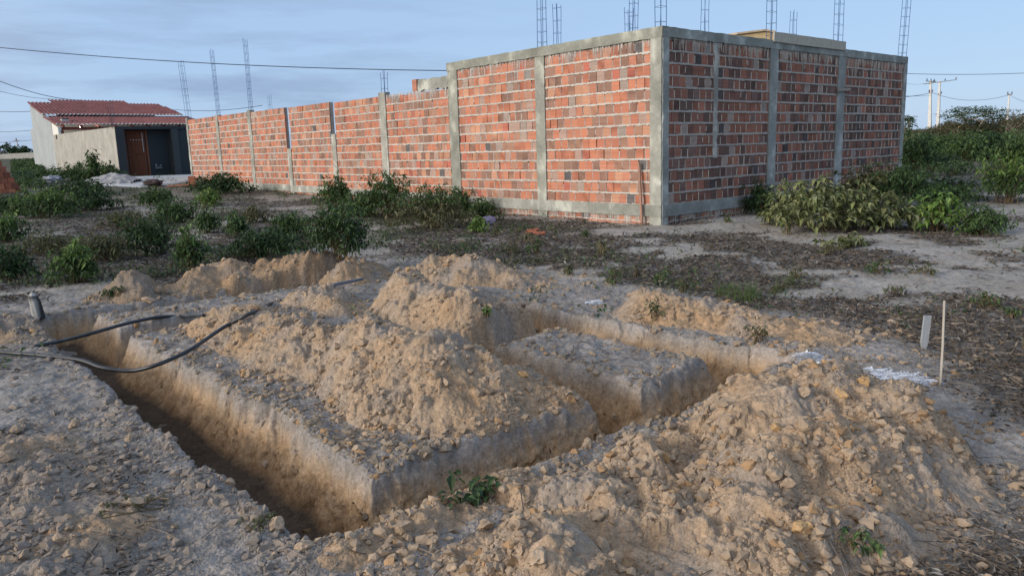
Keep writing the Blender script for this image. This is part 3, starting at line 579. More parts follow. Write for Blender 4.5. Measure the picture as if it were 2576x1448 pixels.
def tile_roof(name, poly, b0, z0, b1, z1, a0, a1, edge=True):
    """corrugated tile slope: waves across (along DR), courses up the slope"""
    na = int((a1 - a0) / .035); rows = max(3, int(math.hypot(b1 - b0, z1 - z0) / .33)); nb = rows * 4
    A, B = np.meshgrid(np.linspace(a0, a1, na), np.linspace(0, 1, nb + 1)); ph = (B * rows) % 1
    zz = z0 + (z1 - z0) * B + .035 * np.cos(A / .21 * 2 * math.pi) + .03 * (1 - ph) + .012 * noise(A, B * 9, .5, 3)
    bb = b0 + (b1 - b0) * B
    V = kp(0, 0, 0) + A[..., None] * DR + bb[..., None] * DL + zz[..., None] * ZV
    i = np.arange(V.shape[0] * na).reshape(-1, na); Fq = np.stack([i[:-1, :-1], i[:-1, 1:], i[1:, 1:], i[1:, :-1]], -1)
    keep = np.ones(Fq.shape[:2], bool)
    if poly is not None: keep = poly(A[:-1, :-1], B[:-1, :-1])
    c = np.array([.205, .085, .082]) * (1 + .2 * fbm(A, bb, .6, 3, 5) + .12 * noise(A, bb * 3, .2, 6))[..., None]
    c = np.where((B < 1.2 / nb)[..., None] & edge, np.array([.6, .56, .55]), c)
    o = mesh_obj(name, V.reshape(-1, 3), [Fq[keep]], M_ROOF, None, c.reshape(-1, 3), True)
    s_ = o.modifiers.new('thick', 'SOLIDIFY'); s_.thickness = .03; return o
objs.append(tile_roof('lower_roof', None, 11.4, 3.56, 14.7, 4.12, -.08, 8.3))
objs.append(tile_roof('upper_roof', lambda A, B: (A < 7.9 - 0 * B) & ~((A < 1.2) & (B > .82)) & ~((A > 5.7) & (B > .80)) & (A < 8.3 - 1.0 * np.clip(B, 0, 1)), 14.85, 4.27, 19.6, 5.42, -.08, 8.25))
m = MB()
for a_ in np.arange(.3, 8, .9): m.box(kp(a_, 11.5, 3.40), DR * .07, DL * 3.3 + ZV * .5, ZV * .09, (.14, .05, .035))
m.box(kp(.1, 11.55, 3.26), DR * 8.0, DL * .1, ZV * .16, (.16, .055, .04)); m.box(kp(.12, 11.5, .75), DR * .16, DL * .16, ZV * 2.5, (.16, .055, .04)); m.box(kp(4.1, 11.5, .75), DR * .16, DL * .16, ZV * 2.5, (.16, .055, .04))
m.box(kp(.1, 12.9, 2.9), DR * 8.0, DL * .12, ZV * .2, (.14, .05, .04)); m.box(kp(.2, 14.8, 4.02), DR * 8, DL * .06, ZV * .18, (.05, .03, .03)); objs.append(m.build('porch_timber', M_WOOD))
m = MB(); m.box(kp(.45, 12.5, 3.62), DR * .36, DL * .4, ZV * .30, (.45, .47, .46)); m.box(kp(.42, 12.46, 3.922), DR * .42, DL * .48, ZV * .03, (.12, .08, .08)); objs.append(m.build('roof_vent', M_PLAST))
m = MB(); t_ = np.linspace(0, 2 * math.pi, 13)[:-1]; cen = kp(-.02, 12.0, 2.9); V = [cen - DR * .012 + DL * .09 * math.cos(t) + ZV * .13 * math.sin(t) for t in t_] + [cen + DR * .02 + DL * .09 * math.cos(t) + ZV * .13 * math.sin(t) for t in t_]
m.add(V + [cen - DR * .03], [[i, (i + 1) % 12, 24] for i in range(12)], (.03, .03, .03)); m.add(V, [[i, (i + 1) % 12, (i + 1) % 12 + 12, i + 12] for i in range(12)], (.03, .03, .03)); objs.append(m.build('wall_vent', M_PAINT))
adopt(hs, objs)
# porch lamp (lit)
_r = ray(204, 322); Lp = np.array([0, 0, CH]) + _r * (np.dot(kp(0, 12.2, 0) - [0, 0, CH], DL) / np.dot(_r, DL)); lampo = empty('porch_lamp', 'bright white bulb glowing under the porch eave of the house', 'lamp', Lp)
bm_ = MB(); t = np.linspace(0, math.pi, 7); bm_.tube([Lp + ZV * (.085 * math.cos(q)) for q in t], .085 * np.sin(t) + .002, 10, (1, 1, .9)); b1 = bm_.build('bulb', M_LAMP, None, True)
bm_ = MB(); bm_.tube([Lp + ZV * .06, Lp + ZV * .22], .02, 8, (.3, .3, .3)); b2 = bm_.build('socket', M_PAINT); adopt(lampo, [b1, b2])
pl = bpy.data.lights.new('porch_lamp_light', 'POINT'); pl.energy = 60; pl.color = (1, .92, .8); pl.shadow_soft_size = .06; plo = bpy.data.objects.new('porch_lamp_light', pl); SC.collection.objects.link(plo); plo.parent = lampo; plo.location = (0.02, -.1, -.1)
# plastered yard wall of the house
fw = empty('plastered_wall', 'rough beige plastered garden wall in front of the red roofed house', 'wall', kp(0, 6, .8))
fwo = []
def pw(a, e, z0, zt0, zt1, seed):
    nS, nZ = int((e - a) / .15), 20; S, Z = np.meshgrid(np.linspace(a, e, nS), np.linspace(0, 1, nZ)); zt = zt0 + (zt1 - zt0) * (S - a) / (e - a) + .012 * noise(S, S * 0, .4, seed)
    V = kp(0, 0, 0) + S[..., None] * DL + (z0 + (zt - z0) * Z)[..., None] * ZV + (-.01 * fbm(S, Z * 2.2, .3, 3, seed))[..., None] * DR
    Bk = V + DR * .15; i = np.arange(nS * nZ).reshape(nZ, nS); q = np.stack([i[:-1, :-1], i[1:, :-1], i[1:, 1:], i[:-1, 1:]], -1).reshape(-1, 4); o_ = nS * nZ; tp = np.stack([i[-1, :-1], i[-1, 1:], i[-1, 1:] + o_, i[-1, :-1] + o_], 1)
    st = noise(S * 3.2, Z * .7, .5, 91) * .12 + .14 * fbm(S, Z * 2, .5, 3, 92); c = np.array([.37, .365, .335]) * (1 + st)[..., None]
    return mesh_obj('wall_face', np.concatenate([V.reshape(-1, 3), Bk.reshape(-1, 3)]), [np.concatenate([q, q[:, ::-1] + o_, tp])], M_PLAST, None, np.concatenate([c.reshape(-1, 3)] * 2), False)
fwo.append(pw(.02, 13.0, .5, 2.97, 3.04, 1)); adopt(fw, fwo)
# dark gate front
gt = empty('gate_front', 'dark slate painted gateway wall with a recessed entrance', 'gateway', kp(1.5, 0, .76)); go_ = []
DK = (.028, .037, .045)
m = MB(); fr_ = NRt
m.box(kp(0, -.03, .62), DR * .36, DL * .045, ZV * 2.36, DK); m.box(kp(.18, .016, .62), DR * .18, DL * .78, ZV * 2.36, DK); m.box(kp(.36, 0, 2.86), DR * 2.1, DL * .8, ZV * .12, DK)
m.box(kp(2.38, -.02, .62), DR * .30, DL * .82, ZV * 2.24, (.045, .055, .06)); m.box(kp(2.46, -.01, 2.86), DR * 4.3, DL * .8, ZV * .115, DK); m.box(kp(2.68, .05, .62), DR * 4.2, DL * .12, ZV * 2.24, DK)
go_.append(m.build('front_wall', M_PAINT)); m = MB(); m.box(kp(.36, .55, .62), DR * 2.02, DL * .1, ZV * 2.24, (.022, .03, .038)); go_.append(m.build('recess_wall', M_PAINT))
# wooden plank door
m = MB(); O = kp(.53, .545, .77); dw, dh = .86, 2.06
for k in range(7): m.box(O + DR * (.05 + k * (dw - .1) / 7 + .003) - DL * .03, DR * ((dw - .1) / 7 - .008), DL * .03, ZV * dh, np.array([.13, .05, .028]) * rng.uniform(.8, 1.2))
for zz_ in (.03, .95, dh - .12): m.box(O + DR * .0 - DL * .045 + ZV * zz_, DR * dw, DL * .014, ZV * .09, (.12, .045, .026))
dr_ = m.build('door', M_WOOD); m = MB()
m.box(O - DR * .06 - DL * .05, DR * .06, DL * .06, ZV * (dh + .06), (.16, .06, .033)); m.box(O + DR * dw - DL * .05, DR * .06, DL * .06, ZV * (dh + .06), (.22, .09, .045)); m.box(O - DR * .06 - DL * .052 + ZV * (dh + .06), DR * (dw + .12), DL * .06, ZV * .06, (.15, .055, .03)); fr = m.build('door_frame', M_WOOD)
hd = []
for k in range(5):
    m = MB(); c_ = O + DR * (.2 + k * .12) - DL * .05 + ZV * 1.63; t_ = np.linspace(0, 2 * math.pi, 9)[:-1]
    V = [c_ + DR * .02 * math.cos(t) + ZV * .02 * math.sin(t) for t in t_]; m.add(V + [c_ - DL * .012] + [v + DL * .02 for v in V], [[i, (i + 1) % 8, 8] for i in range(8)], (.7, .72, .74)); hd.append(m.build('door_stud', M_PAINT))
m = MB(); m.box(O + DR * .70 - DL * .06 + ZV * 1.1, DR * .018, DL * .012, ZV * .86, (.6, .63, .65)); hd.append(m.build('door_handle', M_PAINT))
for h_ in hd + [fr]: h_.parent = dr_
go_.append(dr_)
m = MB(); m.box(kp(1.66, .47, 1.10), DR * .30, DL * .07, ZV * .13, (.06, .075, .085)); m.box(kp(1.66, .45, 1.09), DR * .30, DL * .02, ZV * .02, (.3, .33, .35)); m.box(kp(1.68, .45, 1.2), DR * .04, DL * .02, ZV * .09, (.3, .33, .35)); m.box(kp(1.9, .45, 1.2), DR * .02, DL * .02, ZV * .07, (.3, .33, .35)); go_.append(m.build('meter_box', M_PAINT))
adopt(gt, go_)
# bent rods on the gate wall corner
e = empty('bent_rods', 'two thin upright steel rods, one hooked at the top, on the gateway corner', 'steel rods', kp(-.1, .3, 2.95)); m = MB()
b0 = kp(-.02, .25, 2.9); arc = [b0 + ZV * 1.15 + DR * (.055 - .055 * math.cos(t)) + ZV * .07 * math.sin(t) for t in np.linspace(0, math.pi, 9)]
m.tube([b0 + DR * .02, b0 + ZV * .6] + arc + [b0 + DR * .11 + ZV * 1.0, b0 + DR * .06 + ZV * .02], .009, 5, (.06, .08, .12)); r1 = m.build('hooked_rod', M_STEEL); m = MB()
m.tube([b0 - DR * .02, b0 - DR * .10 + ZV * .95], .014, 5, (.10, .05, .05)); r2 = m.build('straight_rod', M_STEEL); adopt(e, [r1, r2])
# concrete apron
ap = [(248, 468), (300, 448), (490, 441), (489, 456), (420, 468), (350, 474)]
AP = []
for x_, y_ in ap:
    p = on(x_, y_); AP.append(p + [0, 0, .05])
m = MB(); nA = 26
u_ = np.linspace(0, 1, nA); Tp = np.array([AP[1] * (1 - t) + AP[2] * t for t in u_]); Bt = np.array([np.array([np.interp(t, [0, .35, .7, 1], [AP[0][k], AP[5][k], AP[4][k], AP[3][k]]) for k in range(3)]) for t in u_])
W5 = np.linspace(0, 1, 12); G_ = Tp[None] * (1 - W5[:, None, None]) + Bt[None] * W5[:, None, None]; G_[..., 2] = surf(G_[..., 0].ravel(), G_[..., 1].ravel()).reshape(G_.shape[:2]) + .05
G_[-1, :, 2] -= .12; G_[0, :, 2] += 0
i = np.arange(nA * 12).reshape(12, nA); m.add(G_.reshape(-1, 3), np.stack([i[:-1, :-1], i[1:, :-1], i[1:, 1:], i[:-1, 1:]], -1).reshape(-1, 4), (.42, .44, .45))
tag(m.build('pavement', M_CONC), kind='structure')
# ------------------------------------------------------------------ vegetation
GREEN = dict(dark=[(.030, .062, .022), (.045, .085, .028), (.06, .11, .035), (.022, .045, .018)], mid=[(.05, .095, .03), (.075, .13, .04), (.10, .16, .05), (.035, .065, .024)],
             light=[(.09, .17, .035), (.14, .23, .05), (.07, .13, .03), (.18, .26, .07)], pale=[(.17, .20, .075), (.22, .235, .10), (.09, .12, .04), (.22, .24, .13), (.06, .07, .03)],
             dry=[(.14, .12, .06), (.10, .10, .05), (.18, .14, .08), (.06, .08, .03)], olive=[(.09, .10, .045), (.12, .12, .055), (.07, .085, .035), (.15, .14, .08)])
def pick(kind, n, R): P = np.array(GREEN[kind]); return P[R.integers(0, len(P), n)] * R.uniform(.75, 1.25, (n, 1))
def shrub(lab, P0, w_, h_, kind='mid', leaf=.085, cat='shrub', group=None, dens=1., name='shrub', seed=None, droop=.35, flat=False, cone=.75, kind2=None, lw=.38):
    R = np.random.default_rng(seed if seed is not None else int(abs(P0[0]) * 977 + abs(P0[1]) * 131 + w_ * 1000))
    e = empty(name, lab, cat, P0, group)
    ncl = int(np.clip(dens * 46 * (w_ * w_ * h_) ** .5 / (leaf ** 1.5) * .19, 10, 1700))
    # clusters spread through a lumpy dome volume
    u = R.normal(0, 1, (ncl, 3)); u /= np.linalg.norm(u, axis=1)[:, None]; r = R.uniform(.25, 1, ncl) ** .5
    an_ = np.arctan2(u[:, 1], u[:, 0]); lump = 1 + .28 * np.sin(3 * an_ + R.uniform(0, 6)) + .2 * np.sin(5 * an_ + R.uniform(0, 6)) * u[:, 2] + .12 * R.normal(0, 1, ncl) + .45 * (R.random(ncl) < .12)
    C = np.stack([u[:, 0] * r * w_ * .5 * lump, u[:, 1] * r * w_ * .5 * lump, h_ * (.10 + .80 * np.abs(u[:, 2]) ** .8 * r * lump ** .5 + .12 * R.random(ncl))], 1)
    if cone < 1: k = 1 - (1 - cone) * np.clip(C[:, 2] / h_, 0, 1); C[:, :2] *= k[:, None]
    C[:, 2] = np.maximum(C[:, 2], .03)
    st = MB(); nst = min(ncl, 26)
    for i in R.choice(ncl, nst, replace=False):
        tip = C[i]; b = np.array([R.normal(0, .03 + .05 * w_), R.normal(0, .03 + .05 * w_), -.02]); t = np.linspace(0, 1, 5)[:, None]
        pts = b * (1 - t) + tip * t + np.array([0, 0, 1]) * h_ * .18 * np.sin(t * math.pi) * (.4 + R.random())
        st.tube(pts, np.linspace(.004 + .006 * h_, .002, 5), 4, np.array([.13, .10, .06]) * R.uniform(.7, 1.4), caps=False)
    nl = R.integers(4, 9, ncl); idx = np.repeat(np.arange(ncl), nl); n = len(idx)
    az = R.uniform(0, 2 * math.pi, n); el = R.uniform(-.9, .45, n)
    D = np.stack([np.cos(az) * np.cos(el), np.sin(az) * np.cos(el), np.sin(el)], 1)
    Pl = C[idx] + R.normal(0, leaf * .25, (n, 3)); Pl[:, 2] = np.maximum(Pl[:, 2], .015)
    ln = leaf * R.uniform(.6, 1.35, n); col = pick(kind, n, R)
    if kind2:
        msk = (C[idx, 2] > h_ * .62) & (R.random(n) < .7); col[msk] = pick(kind2, int(msk.sum()), R)
    m = MB(); global rng; rng = R
    m.leaves(Pl, D, ln, ln * lw * R.uniform(.8, 1.2, n), col, droop=droop)
    f = m.build('foliage', M_LEAF); s_ = st.build('stem', M_TWIG)
    f.parent = e; s_.parent = e
    return e
def shp(lab, cx, by, wpx, hpx, kind, **k):
    P = on(cx, by); s = PXM(P); k.setdefault('leaf', float(np.clip(s * 11, .075, .30)))
    return shrub(lab, P, wpx * s * 1.2, hpx * s * 1.1, kind, **k)
G1 = 'leafy shrubs in the scrub on the left'; G2 = 'shrubs growing against the brick wall'; G3 = 'bushes in the field right of the brick building'
for a in [
 ('tall dark green shrub standing right behind the long brown soil heap', 855, 655, 150, 125, 'dark', dict(kind2='mid')),
 ('light green column shaped shrub behind the middle orange heap', 482, 672, 66, 92, 'mid', dict(kind2='light')),
 ('dark shrub left of the column shaped light green one, by the pale sandy strip', 375, 640, 130, 88, 'dark', {}),
 ('dark broad shrub low behind the long brown heap, left of the tall dark one', 672, 648, 170, 72, 'dark', {}),
 ('green shrub rising behind the broad dark one next to the brown heap', 735, 605, 85, 66, 'mid', {}),
 ('bright green shrub above the small sandy heap by the stump', 195, 712, 95, 95, 'mid', dict(kind2='light')),
 ('dull low shrub between the sandy heap and the dark shrub', 262, 655, 120, 62, 'olive', {}),
 ('dark shrub at the left picture edge below the bright one', 25, 705, 105, 80, 'dark', {}),
 ('bright green round shrub at the left picture edge', 22, 608, 80, 66, 'mid', dict(kind2='light')),
 ('bright leafy bush in front of the rubble and the brick stack', 118, 548, 130, 70, 'mid', dict(kind2='light')),
 ('dark bush just right of the bright leafy bush near the rubble', 225, 530, 110, 52, 'dark', {}),
 ('low dark bush in front of the pale sand pile', 210, 490, 110, 34, 'dark', {}),
 ('dark low bush beside the brick stack', 30, 540, 90, 46, 'dark', {}),
 ('small green bush in front of the concrete apron', 395, 515, 80, 40, 'mid', {}),
 ('spreading green bush below the small yellow one', 440, 560, 105, 52, 'mid', {}),
 ('yellow green sapling near the wall bush', 525, 520, 60, 42, 'light', dict(dens=.6)),
 ('slender drooping plant left of the broad dark bush', 525, 585, 55, 52, 'mid', {}),
 ('small plain green plant between the yard wall and the dark shrubs', 592, 592, 52, 52, 'mid', {}),
 ('tiny bush near the footprint clearing', 640, 560, 60, 40, 'olive', dict(dens=.7)),
 ('grey green weedy bush between two bright shrubs on the left', 120, 640, 130, 46, 'olive', dict(dens=.6)),
 ('sparse bush in the middle of the scrub', 320, 575, 110, 44, 'olive', dict(dens=.6)),
]: shp(a[0], a[1], a[2], a[3], a[4], a[5], group=G1, **a[6])
for a in [
 ('bush at the foot of the yard wall near the loose brick', 555, 487, 125, 46, 'dark', {}),
 ('small shrub leftmost of the cluster along the brick wall', 848, 522, 85, 68, 'mid', {}),
 ('thin sprig reaching up in front of the yard wall', 838, 490, 60, 42, 'mid', dict(dens=.5)),
 ('low shrub between the leftmost and the tallest shrub of the wall cluster', 905, 545, 80, 56, 'mid', {}),
 ('tallest bright green shrub of the cluster, before the tall pillar', 975, 548, 140, 98, 'mid', dict(kind2='mid')),
 ('wide brownish green shrub under the first tall pillar', 1088, 574, 180, 96, 'olive', dict(kind2='mid')),
 ('green shrub right of the brownish one under the tall pillar', 1160, 545, 80, 64, 'mid', {}),
 ('rightmost dark shrub of the cluster beside the purple bag', 1218, 555, 60, 48, 'mid', {}),
 ('small spiky bright green plant left of the purple bag', 1205, 584, 46, 34, 'light', {}),
 ('dark shrub close to the third pillar of the right brick face', 1912, 540, 70, 75, 'dark', {}),
]: shp(a[0], a[1], a[2], a[3], a[4], a[5], group=G2, **a[6])
for a in [
 ('big dark green bush at the end of the right brick face behind the withered branches', 2265, 520, 180, 100, 'dark', dict(kind2='mid')),
 ('dark bush just right of the withered branches beside the path', 2365, 530, 100, 62, 'dark', {}),
 ('bush with large yellow green leaves right of the withered branches', 2350, 582, 115, 90, 'light', dict(leaf=.12, dens=.6, lw=.5)),
 ('low green bush alone on the sand at the right', 2470, 590, 115, 66, 'mid', {}),
 ('big bright bush at the right picture edge', 2540, 510, 140, 110, 'mid', dict(kind2='light')),
 ('bush hugging the far end of the right brick face', 2300, 430, 90, 78, 'dark', {}),
 ('tall shrub behind the big bright bush at the right edge', 2560, 430, 120, 90, 'mid', {}),
 ('rounded bush on the far side of the grey clearing', 2420, 405, 130, 60, 'mid', {}),
 ('wide bush left of the rounded one behind the clearing', 2340, 398, 120, 56, 'mid', {}),
 ('bush between the rounded one and the right edge', 2490, 400, 110, 62, 'dark', {}),
]: shp(a[0], a[1], a[2], a[3], a[4], a[5], group=G3, **a[6])
Rb = np.random.default_rng(77); fx = [(2275, 372), (2320, 378), (2368, 374), (2412, 380), (2462, 376), (2510, 380), (2556, 374), (2280, 395), (2345, 425), (2395, 440), (2290, 460), (2335, 470), (2385, 480), (2560, 400), (2470, 425), (2520, 445), (2300, 500), (2420, 505)]
for k_, (bx, by) in enumerate(fx):
    if k_ in (14, 11): continue
    shp('green bush among the dense scrub of the field beyond the big dark bush', bx, by, Rb.uniform(75, 120), Rb.uniform(34, 52), ['dark', 'mid', 'olive', 'olive'][k_ % 4], group='bushes packed together in the field on the right', dens=.42, cone=.9)
# cut, withered branches piled by the wall
for a in [
 ('big mound of cut branches with withered yellow leaves', 2075, 580, 210, 112, 'pale', 1.2), ('left part of the withered branch pile with brown twigs', 1985, 566, 120, 92, 'pale', .9),
 ('greyish green cut branches at the right of the withered pile', 2215, 575, 150, 80, 'pale', .8), ('cut branches leaning up against the brick face above the pile', 2170, 520, 120, 92, 'olive', .9),
 ('few pale leaved cut twigs lying on the ground in front of the pile', 2130, 625, 120, 34, 'pale', .35), ('thin dry twig with yellow leaves sticking up before the pillar', 1968, 500, 70, 60, 'dry', .3)]:
    shp(a[0], a[1], a[2], a[3], a[4], a[5], dens=a[6] * .75, leaf=.12, lw=.48, name='cut_branches', cat='cut branches', group='withered branches piled by the wall', cone=.9)
# climbing weeds before the plastered wall
for lab, x_, y_, w_, h_ in (('climbing weed with a tall tip against the beige plastered wall', 238, 447, 60, 70), ('leafy weed mass left of the tall tip along the plastered wall', 175, 446, 110, 40), ('leafy weed mass beside the dark gateway', 275, 447, 60, 46), ('weed at the corner of the pale side wall', 112, 446, 60, 30)):
    P = on(x_, y_); P = far(x_, y_, 31.5); P[2] = zg(P[0], P[1]); s_ = PXM(P); shrub(lab, P, w_ * s_, h_ * s_, 'mid', leaf=.16, group='weeds before the house wall', cone=.45 if h_ > 60 else .8)
# little plants among the litter
small = [(1330, 612, 50, 34, 'olive'), (1350, 640, 50, 50, 'mid'), (1470, 600, 30, 22, 'mid'), (1515, 645, 34, 46, 'olive'), (1540, 712, 60, 44, 'mid'), (1660, 712, 46, 34, 'mid'), (1720, 735, 40, 40, 'olive'), (1980, 590, 24, 50, 'mid'),
         (2210, 690, 60, 40, 'mid'), (2330, 690, 60, 30, 'olive'), (2490, 775, 90, 40, 'mid'), (2540, 800, 50, 40, 'mid'), (1650, 800, 34, 60, 'mid'), (1905, 858, 60, 56, 'olive'), (1430, 690, 30, 24, 'olive'), (1225, 798, 20, 18, 'light'),
         (2090, 640, 60, 30, 'olive'), (1250, 590, 30, 30, 'mid'), (300, 740, 30, 24, 'dark'), (1600, 700, 30, 40, 'olive'), (2000, 700, 60, 30, 'olive'), (1830, 560, 16, 30, 'mid'), (1290, 640, 40, 30, 'olive'), (2600, 880, 80, 40, 'olive'), (1950, 735, 60, 30, 'olive'), (2250, 740, 50, 26, 'olive')]
for i, (x_, y_, w_, h_, k_) in enumerate(small):
    P = on(x_, y_); s_ = PXM(P); shrub('small leafy sprout growing out of the sandy ground or dead leaves', P, w_ * s_, h_ * s_, k_, leaf=.04 if y_ > 690 else .06, name='sprout', cat='small plant', group='small sprouts scattered over the open ground', dens=.16)
P = on(2150, 1375); shrub('leafy green twig growing in front of the orange clod at the lower right', P, .16, .10, 'mid', leaf=.03, name='sprout', cat='small plant', dens=.12, lw=.5)
P = on(1178, 1240); P[2] -= .02; shrub('broken branch with big glossy leaves fallen into the trench', P, .24, .07, 'dark', leaf=.055, name='fallen_branch', cat='branch', dens=.11, lw=.5)
P = on(345, 1275); shrub('flattened creeping weed on the near left bank', P, .34, .03, 'olive', leaf=.02, name='creeping_weed', cat='weed', dens=.035, lw=.6)
P = on(640, 1330); shrub('creeping weed hanging over the near rim of the trench', P, .18, .04, 'olive', leaf=.02, name='creeping_weed', cat='weed', dens=.06, lw=.6)
P = on(275, 748); shrub('dark weed caught on the front of the small sandy heap', P, .14, .08, 'dark', leaf=.045, name='sprout', cat='small plant', dens=.2)
P = hz(500, 1000, -.32) if 0 else g(512, 985, -.31); shrub('dark leafy weed growing in the shade of the trench floor', P, .18, .10, 'dark', leaf=.05, name='sprout', cat='small plant', dens=.5)
def grass(lab, px, py, w_, h_, n, col=(.10, .15, .05)):
    P = on(px, py); s_ = PXM(P); m = MB(); R = np.random.default_rng(px)
    for _ in range(n):
        b = np.array([R.normal(0, w_ * s_ * .3), R.normal(0, w_ * s_ * .3), -.01]); a_ = R.uniform(0, 6.3); hh = h_ * s_ * R.uniform(.4, 1.1); ln = R.uniform(.1, .6)
        t = np.linspace(0, 1, 5)[:, None]; dv = np.array([math.cos(a_), math.sin(a_), 0])
        pts = b + dv * ln * hh * t ** 1.8 + ZV * hh * (t - .25 * t * t * ln)
        m.tube(pts, np.linspace(.0022, .0006, 5) * (1 + s_ * 150), 3, np.array(col) * R.uniform(.6, 1.5), caps=False)
        if R.random() < .5: m.leaves(pts[[2, 3]], np.array([dv, -dv + ZV * .3]), .04, .01, np.array(col) * R.uniform(.8, 1.5))
    e = m.build('grass_tuft', M_LEAF); e.location = P; return tag(e, lab, 'grass', 'grass tufts between the heap and the dead leaves')
grass('largest green grass tuft, just behind the sandy heap', 1875, 757, 100, 58, 110); grass('tall thin grass tuft left of the largest one', 1815, 745, 40, 40, 30); grass('grass tuft right of the largest one in the dead leaves', 1985, 720, 60, 45, 40, (.09, .12, .05))
grass('dry yellowish grass tuft in the open sand', 1515, 640, 26, 46, 30, (.2, .18, .09)); grass('thin grass tuft by the sprouts in the middle', 1560, 700, 50, 40, 30, (.10, .12, .06))
# single tree, background growth
def tree(lab, P0, h, cw, ch, kind, nb=10, leaf=.3, dens=1., trunk=.12, tcol=(.30, .27, .22), flat=.4, name='tree', group=None, fork=3, seed=1, opn=.3):
    R = np.random.default_rng(seed); e = empty(name, lab, 'tree', P0, group); tr = MB(); tips = []
    def limb(a, b, r0, r1, depth):
        t = np.linspace(0, 1, 6)[:, None]; L_ = np.linalg.norm(b - a); off = R.normal(0, .07 * L_, 3) * [1, 1, .3]
        tr.tube(a * (1 - t) + b * t + off * np.sin(t * math.pi), np.linspace(r0, r1, 6), 5, np.array(tcol) * R.uniform(.85, 1.15), caps=False)
        if depth == 0: tips.append(b); return
        for _ in range(R.integers(2, 4)):
            d = R.normal(0, 1, 3) * [cw * .18, cw * .18, ch * .12] + [0, 0, ch * .26]
            c = b + d * (1 if depth > 1 else .7); limb(b, c, r1, r1 * .5, depth - 1)
    for k in range(fork):
        a_ = R.uniform(0, 6.3) if fork > 1 else 0; rr = cw * .16 if fork > 1 else .02
        limb(np.array([R.normal(0, .08), R.normal(0, .08), -.3]), np.array([math.cos(a_) * rr, math.sin(a_) * rr, h - ch * R.uniform(.7, .95)]), trunk, trunk * .6, 2)
    tips = np.array(tips); n = int(260 * dens * cw * ch / leaf ** 1.2 * .05) + 60
    u = R.normal(0, 1, (n // 8, 3)); u /= np.linalg.norm(u, axis=1)[:, None]; rr = R.uniform(.2, 1, len(u)) ** .5
    cl = np.stack([u[:, 0] * cw / 2 * rr, u[:, 1] * cw / 2 * rr, h - ch * .55 + u[:, 2] * ch * .5 * rr], 1); cl = cl[noise(cl[:, 0] + cl[:, 2] * 1.7, cl[:, 1] + cl[:, 2], cw * .22, seed) > -opn]; cl = np.concatenate([cl, tips])
    id_ = R.integers(0, len(cl), n); Pp = cl[id_] + R.normal(0, 1, (n, 3)) * [cw * .04, cw * .04, ch * .035]; D = R.normal(0, 1, (n, 3)) * [1, 1, flat]; m = MB(); global rng; rng = R
    m.leaves(Pp, D, leaf * R.uniform(.6, 1.3, n), leaf * .5, pick(kind, n, R), droop=.1); f = m.build('crown', M_LEAF, e); t_ = tr.build('trunk', M_TWIG, e); return e
def treepx(lab, cx, by, top, wpx, dist, kind, **k):
    B = far(cx, by, dist); T = far(cx, top, dist); s_ = dist / F; h = T[2] - B[2]; B[2] = min(B[2], float(zg(B[0], B[1])) + .2); h = T[2] - B[2]; cw = wpx * s_
    return tree(lab, B, h, cw, k.pop('chf', .6) * h, kind, **k)
treepx('airy umbrella shaped tree with a forked pale trunk beyond the field', 2440, 342, 264, 165, 100, 'dark', chf=.6, leaf=.30, dens=2.2, trunk=.12, seed=3, tcol=(.4, .35, .28), fork=4, flat=.25, opn=.15)
treepx('dark tree just behind the far end of the right brick face', 2278, 345, 288, 50, 80, 'dark', chf=.7, leaf=.35, dens=1.1, seed=4, fork=2)
treepx('slim pale stemmed sapling beside the far end of the brick face', 2268, 352, 325, 26, 60, 'olive', chf=.3, leaf=.18, dens=.4, trunk=.05, tcol=(.6, .56, .5), fork=1, seed=5)
treepx('slim pale stemmed sapling left of the twin power poles', 2309, 352, 328, 30, 60, 'olive', chf=.35, leaf=.18, dens=.4, trunk=.05, tcol=(.6, .56, .5), fork=1, seed=6)
treepx('bare forked small tree right of the twin power poles', 2408, 350, 318, 40, 70, 'dry', chf=.8, leaf=.16, dens=.3, trunk=.05, tcol=(.28, .25, .20), fork=3, seed=7)
treepx('bare branching tree near the right edge behind the pole', 2540, 345, 290, 70, 95, 'dry', chf=.8, leaf=.25, dens=.35, trunk=.08, tcol=(.22, .19, .15), fork=4, seed=8)
treepx('small yellow flowering sapling below the umbrella tree', 2455, 345, 326, 30, 72, 'light', chf=.5, leaf=.22, dens=.2, trunk=.04, tcol=(.4, .35, .28), fork=2, seed=9)
for k, (lab, cx, top, wpx, sd_) in enumerate((('dark wooded crown at the far left edge', 15, 362, 60, 21), ('dark tree left of the distant pole beside the house', 42, 372, 34, 22), ('dark tree crown touching the house side wall', 66, 368, 40, 23))):
    B = far(cx, 400, 95); B[2] = zg(B[0], B[1]); T = far(cx, top, 95); tree(lab, B, T[2] - B[2], wpx * 95 / F, (T[2] - B[2]) * .9, 'dark', leaf=.5, dens=2.2, fork=2, seed=sd_, group='dark trees behind the house', opn=.6)
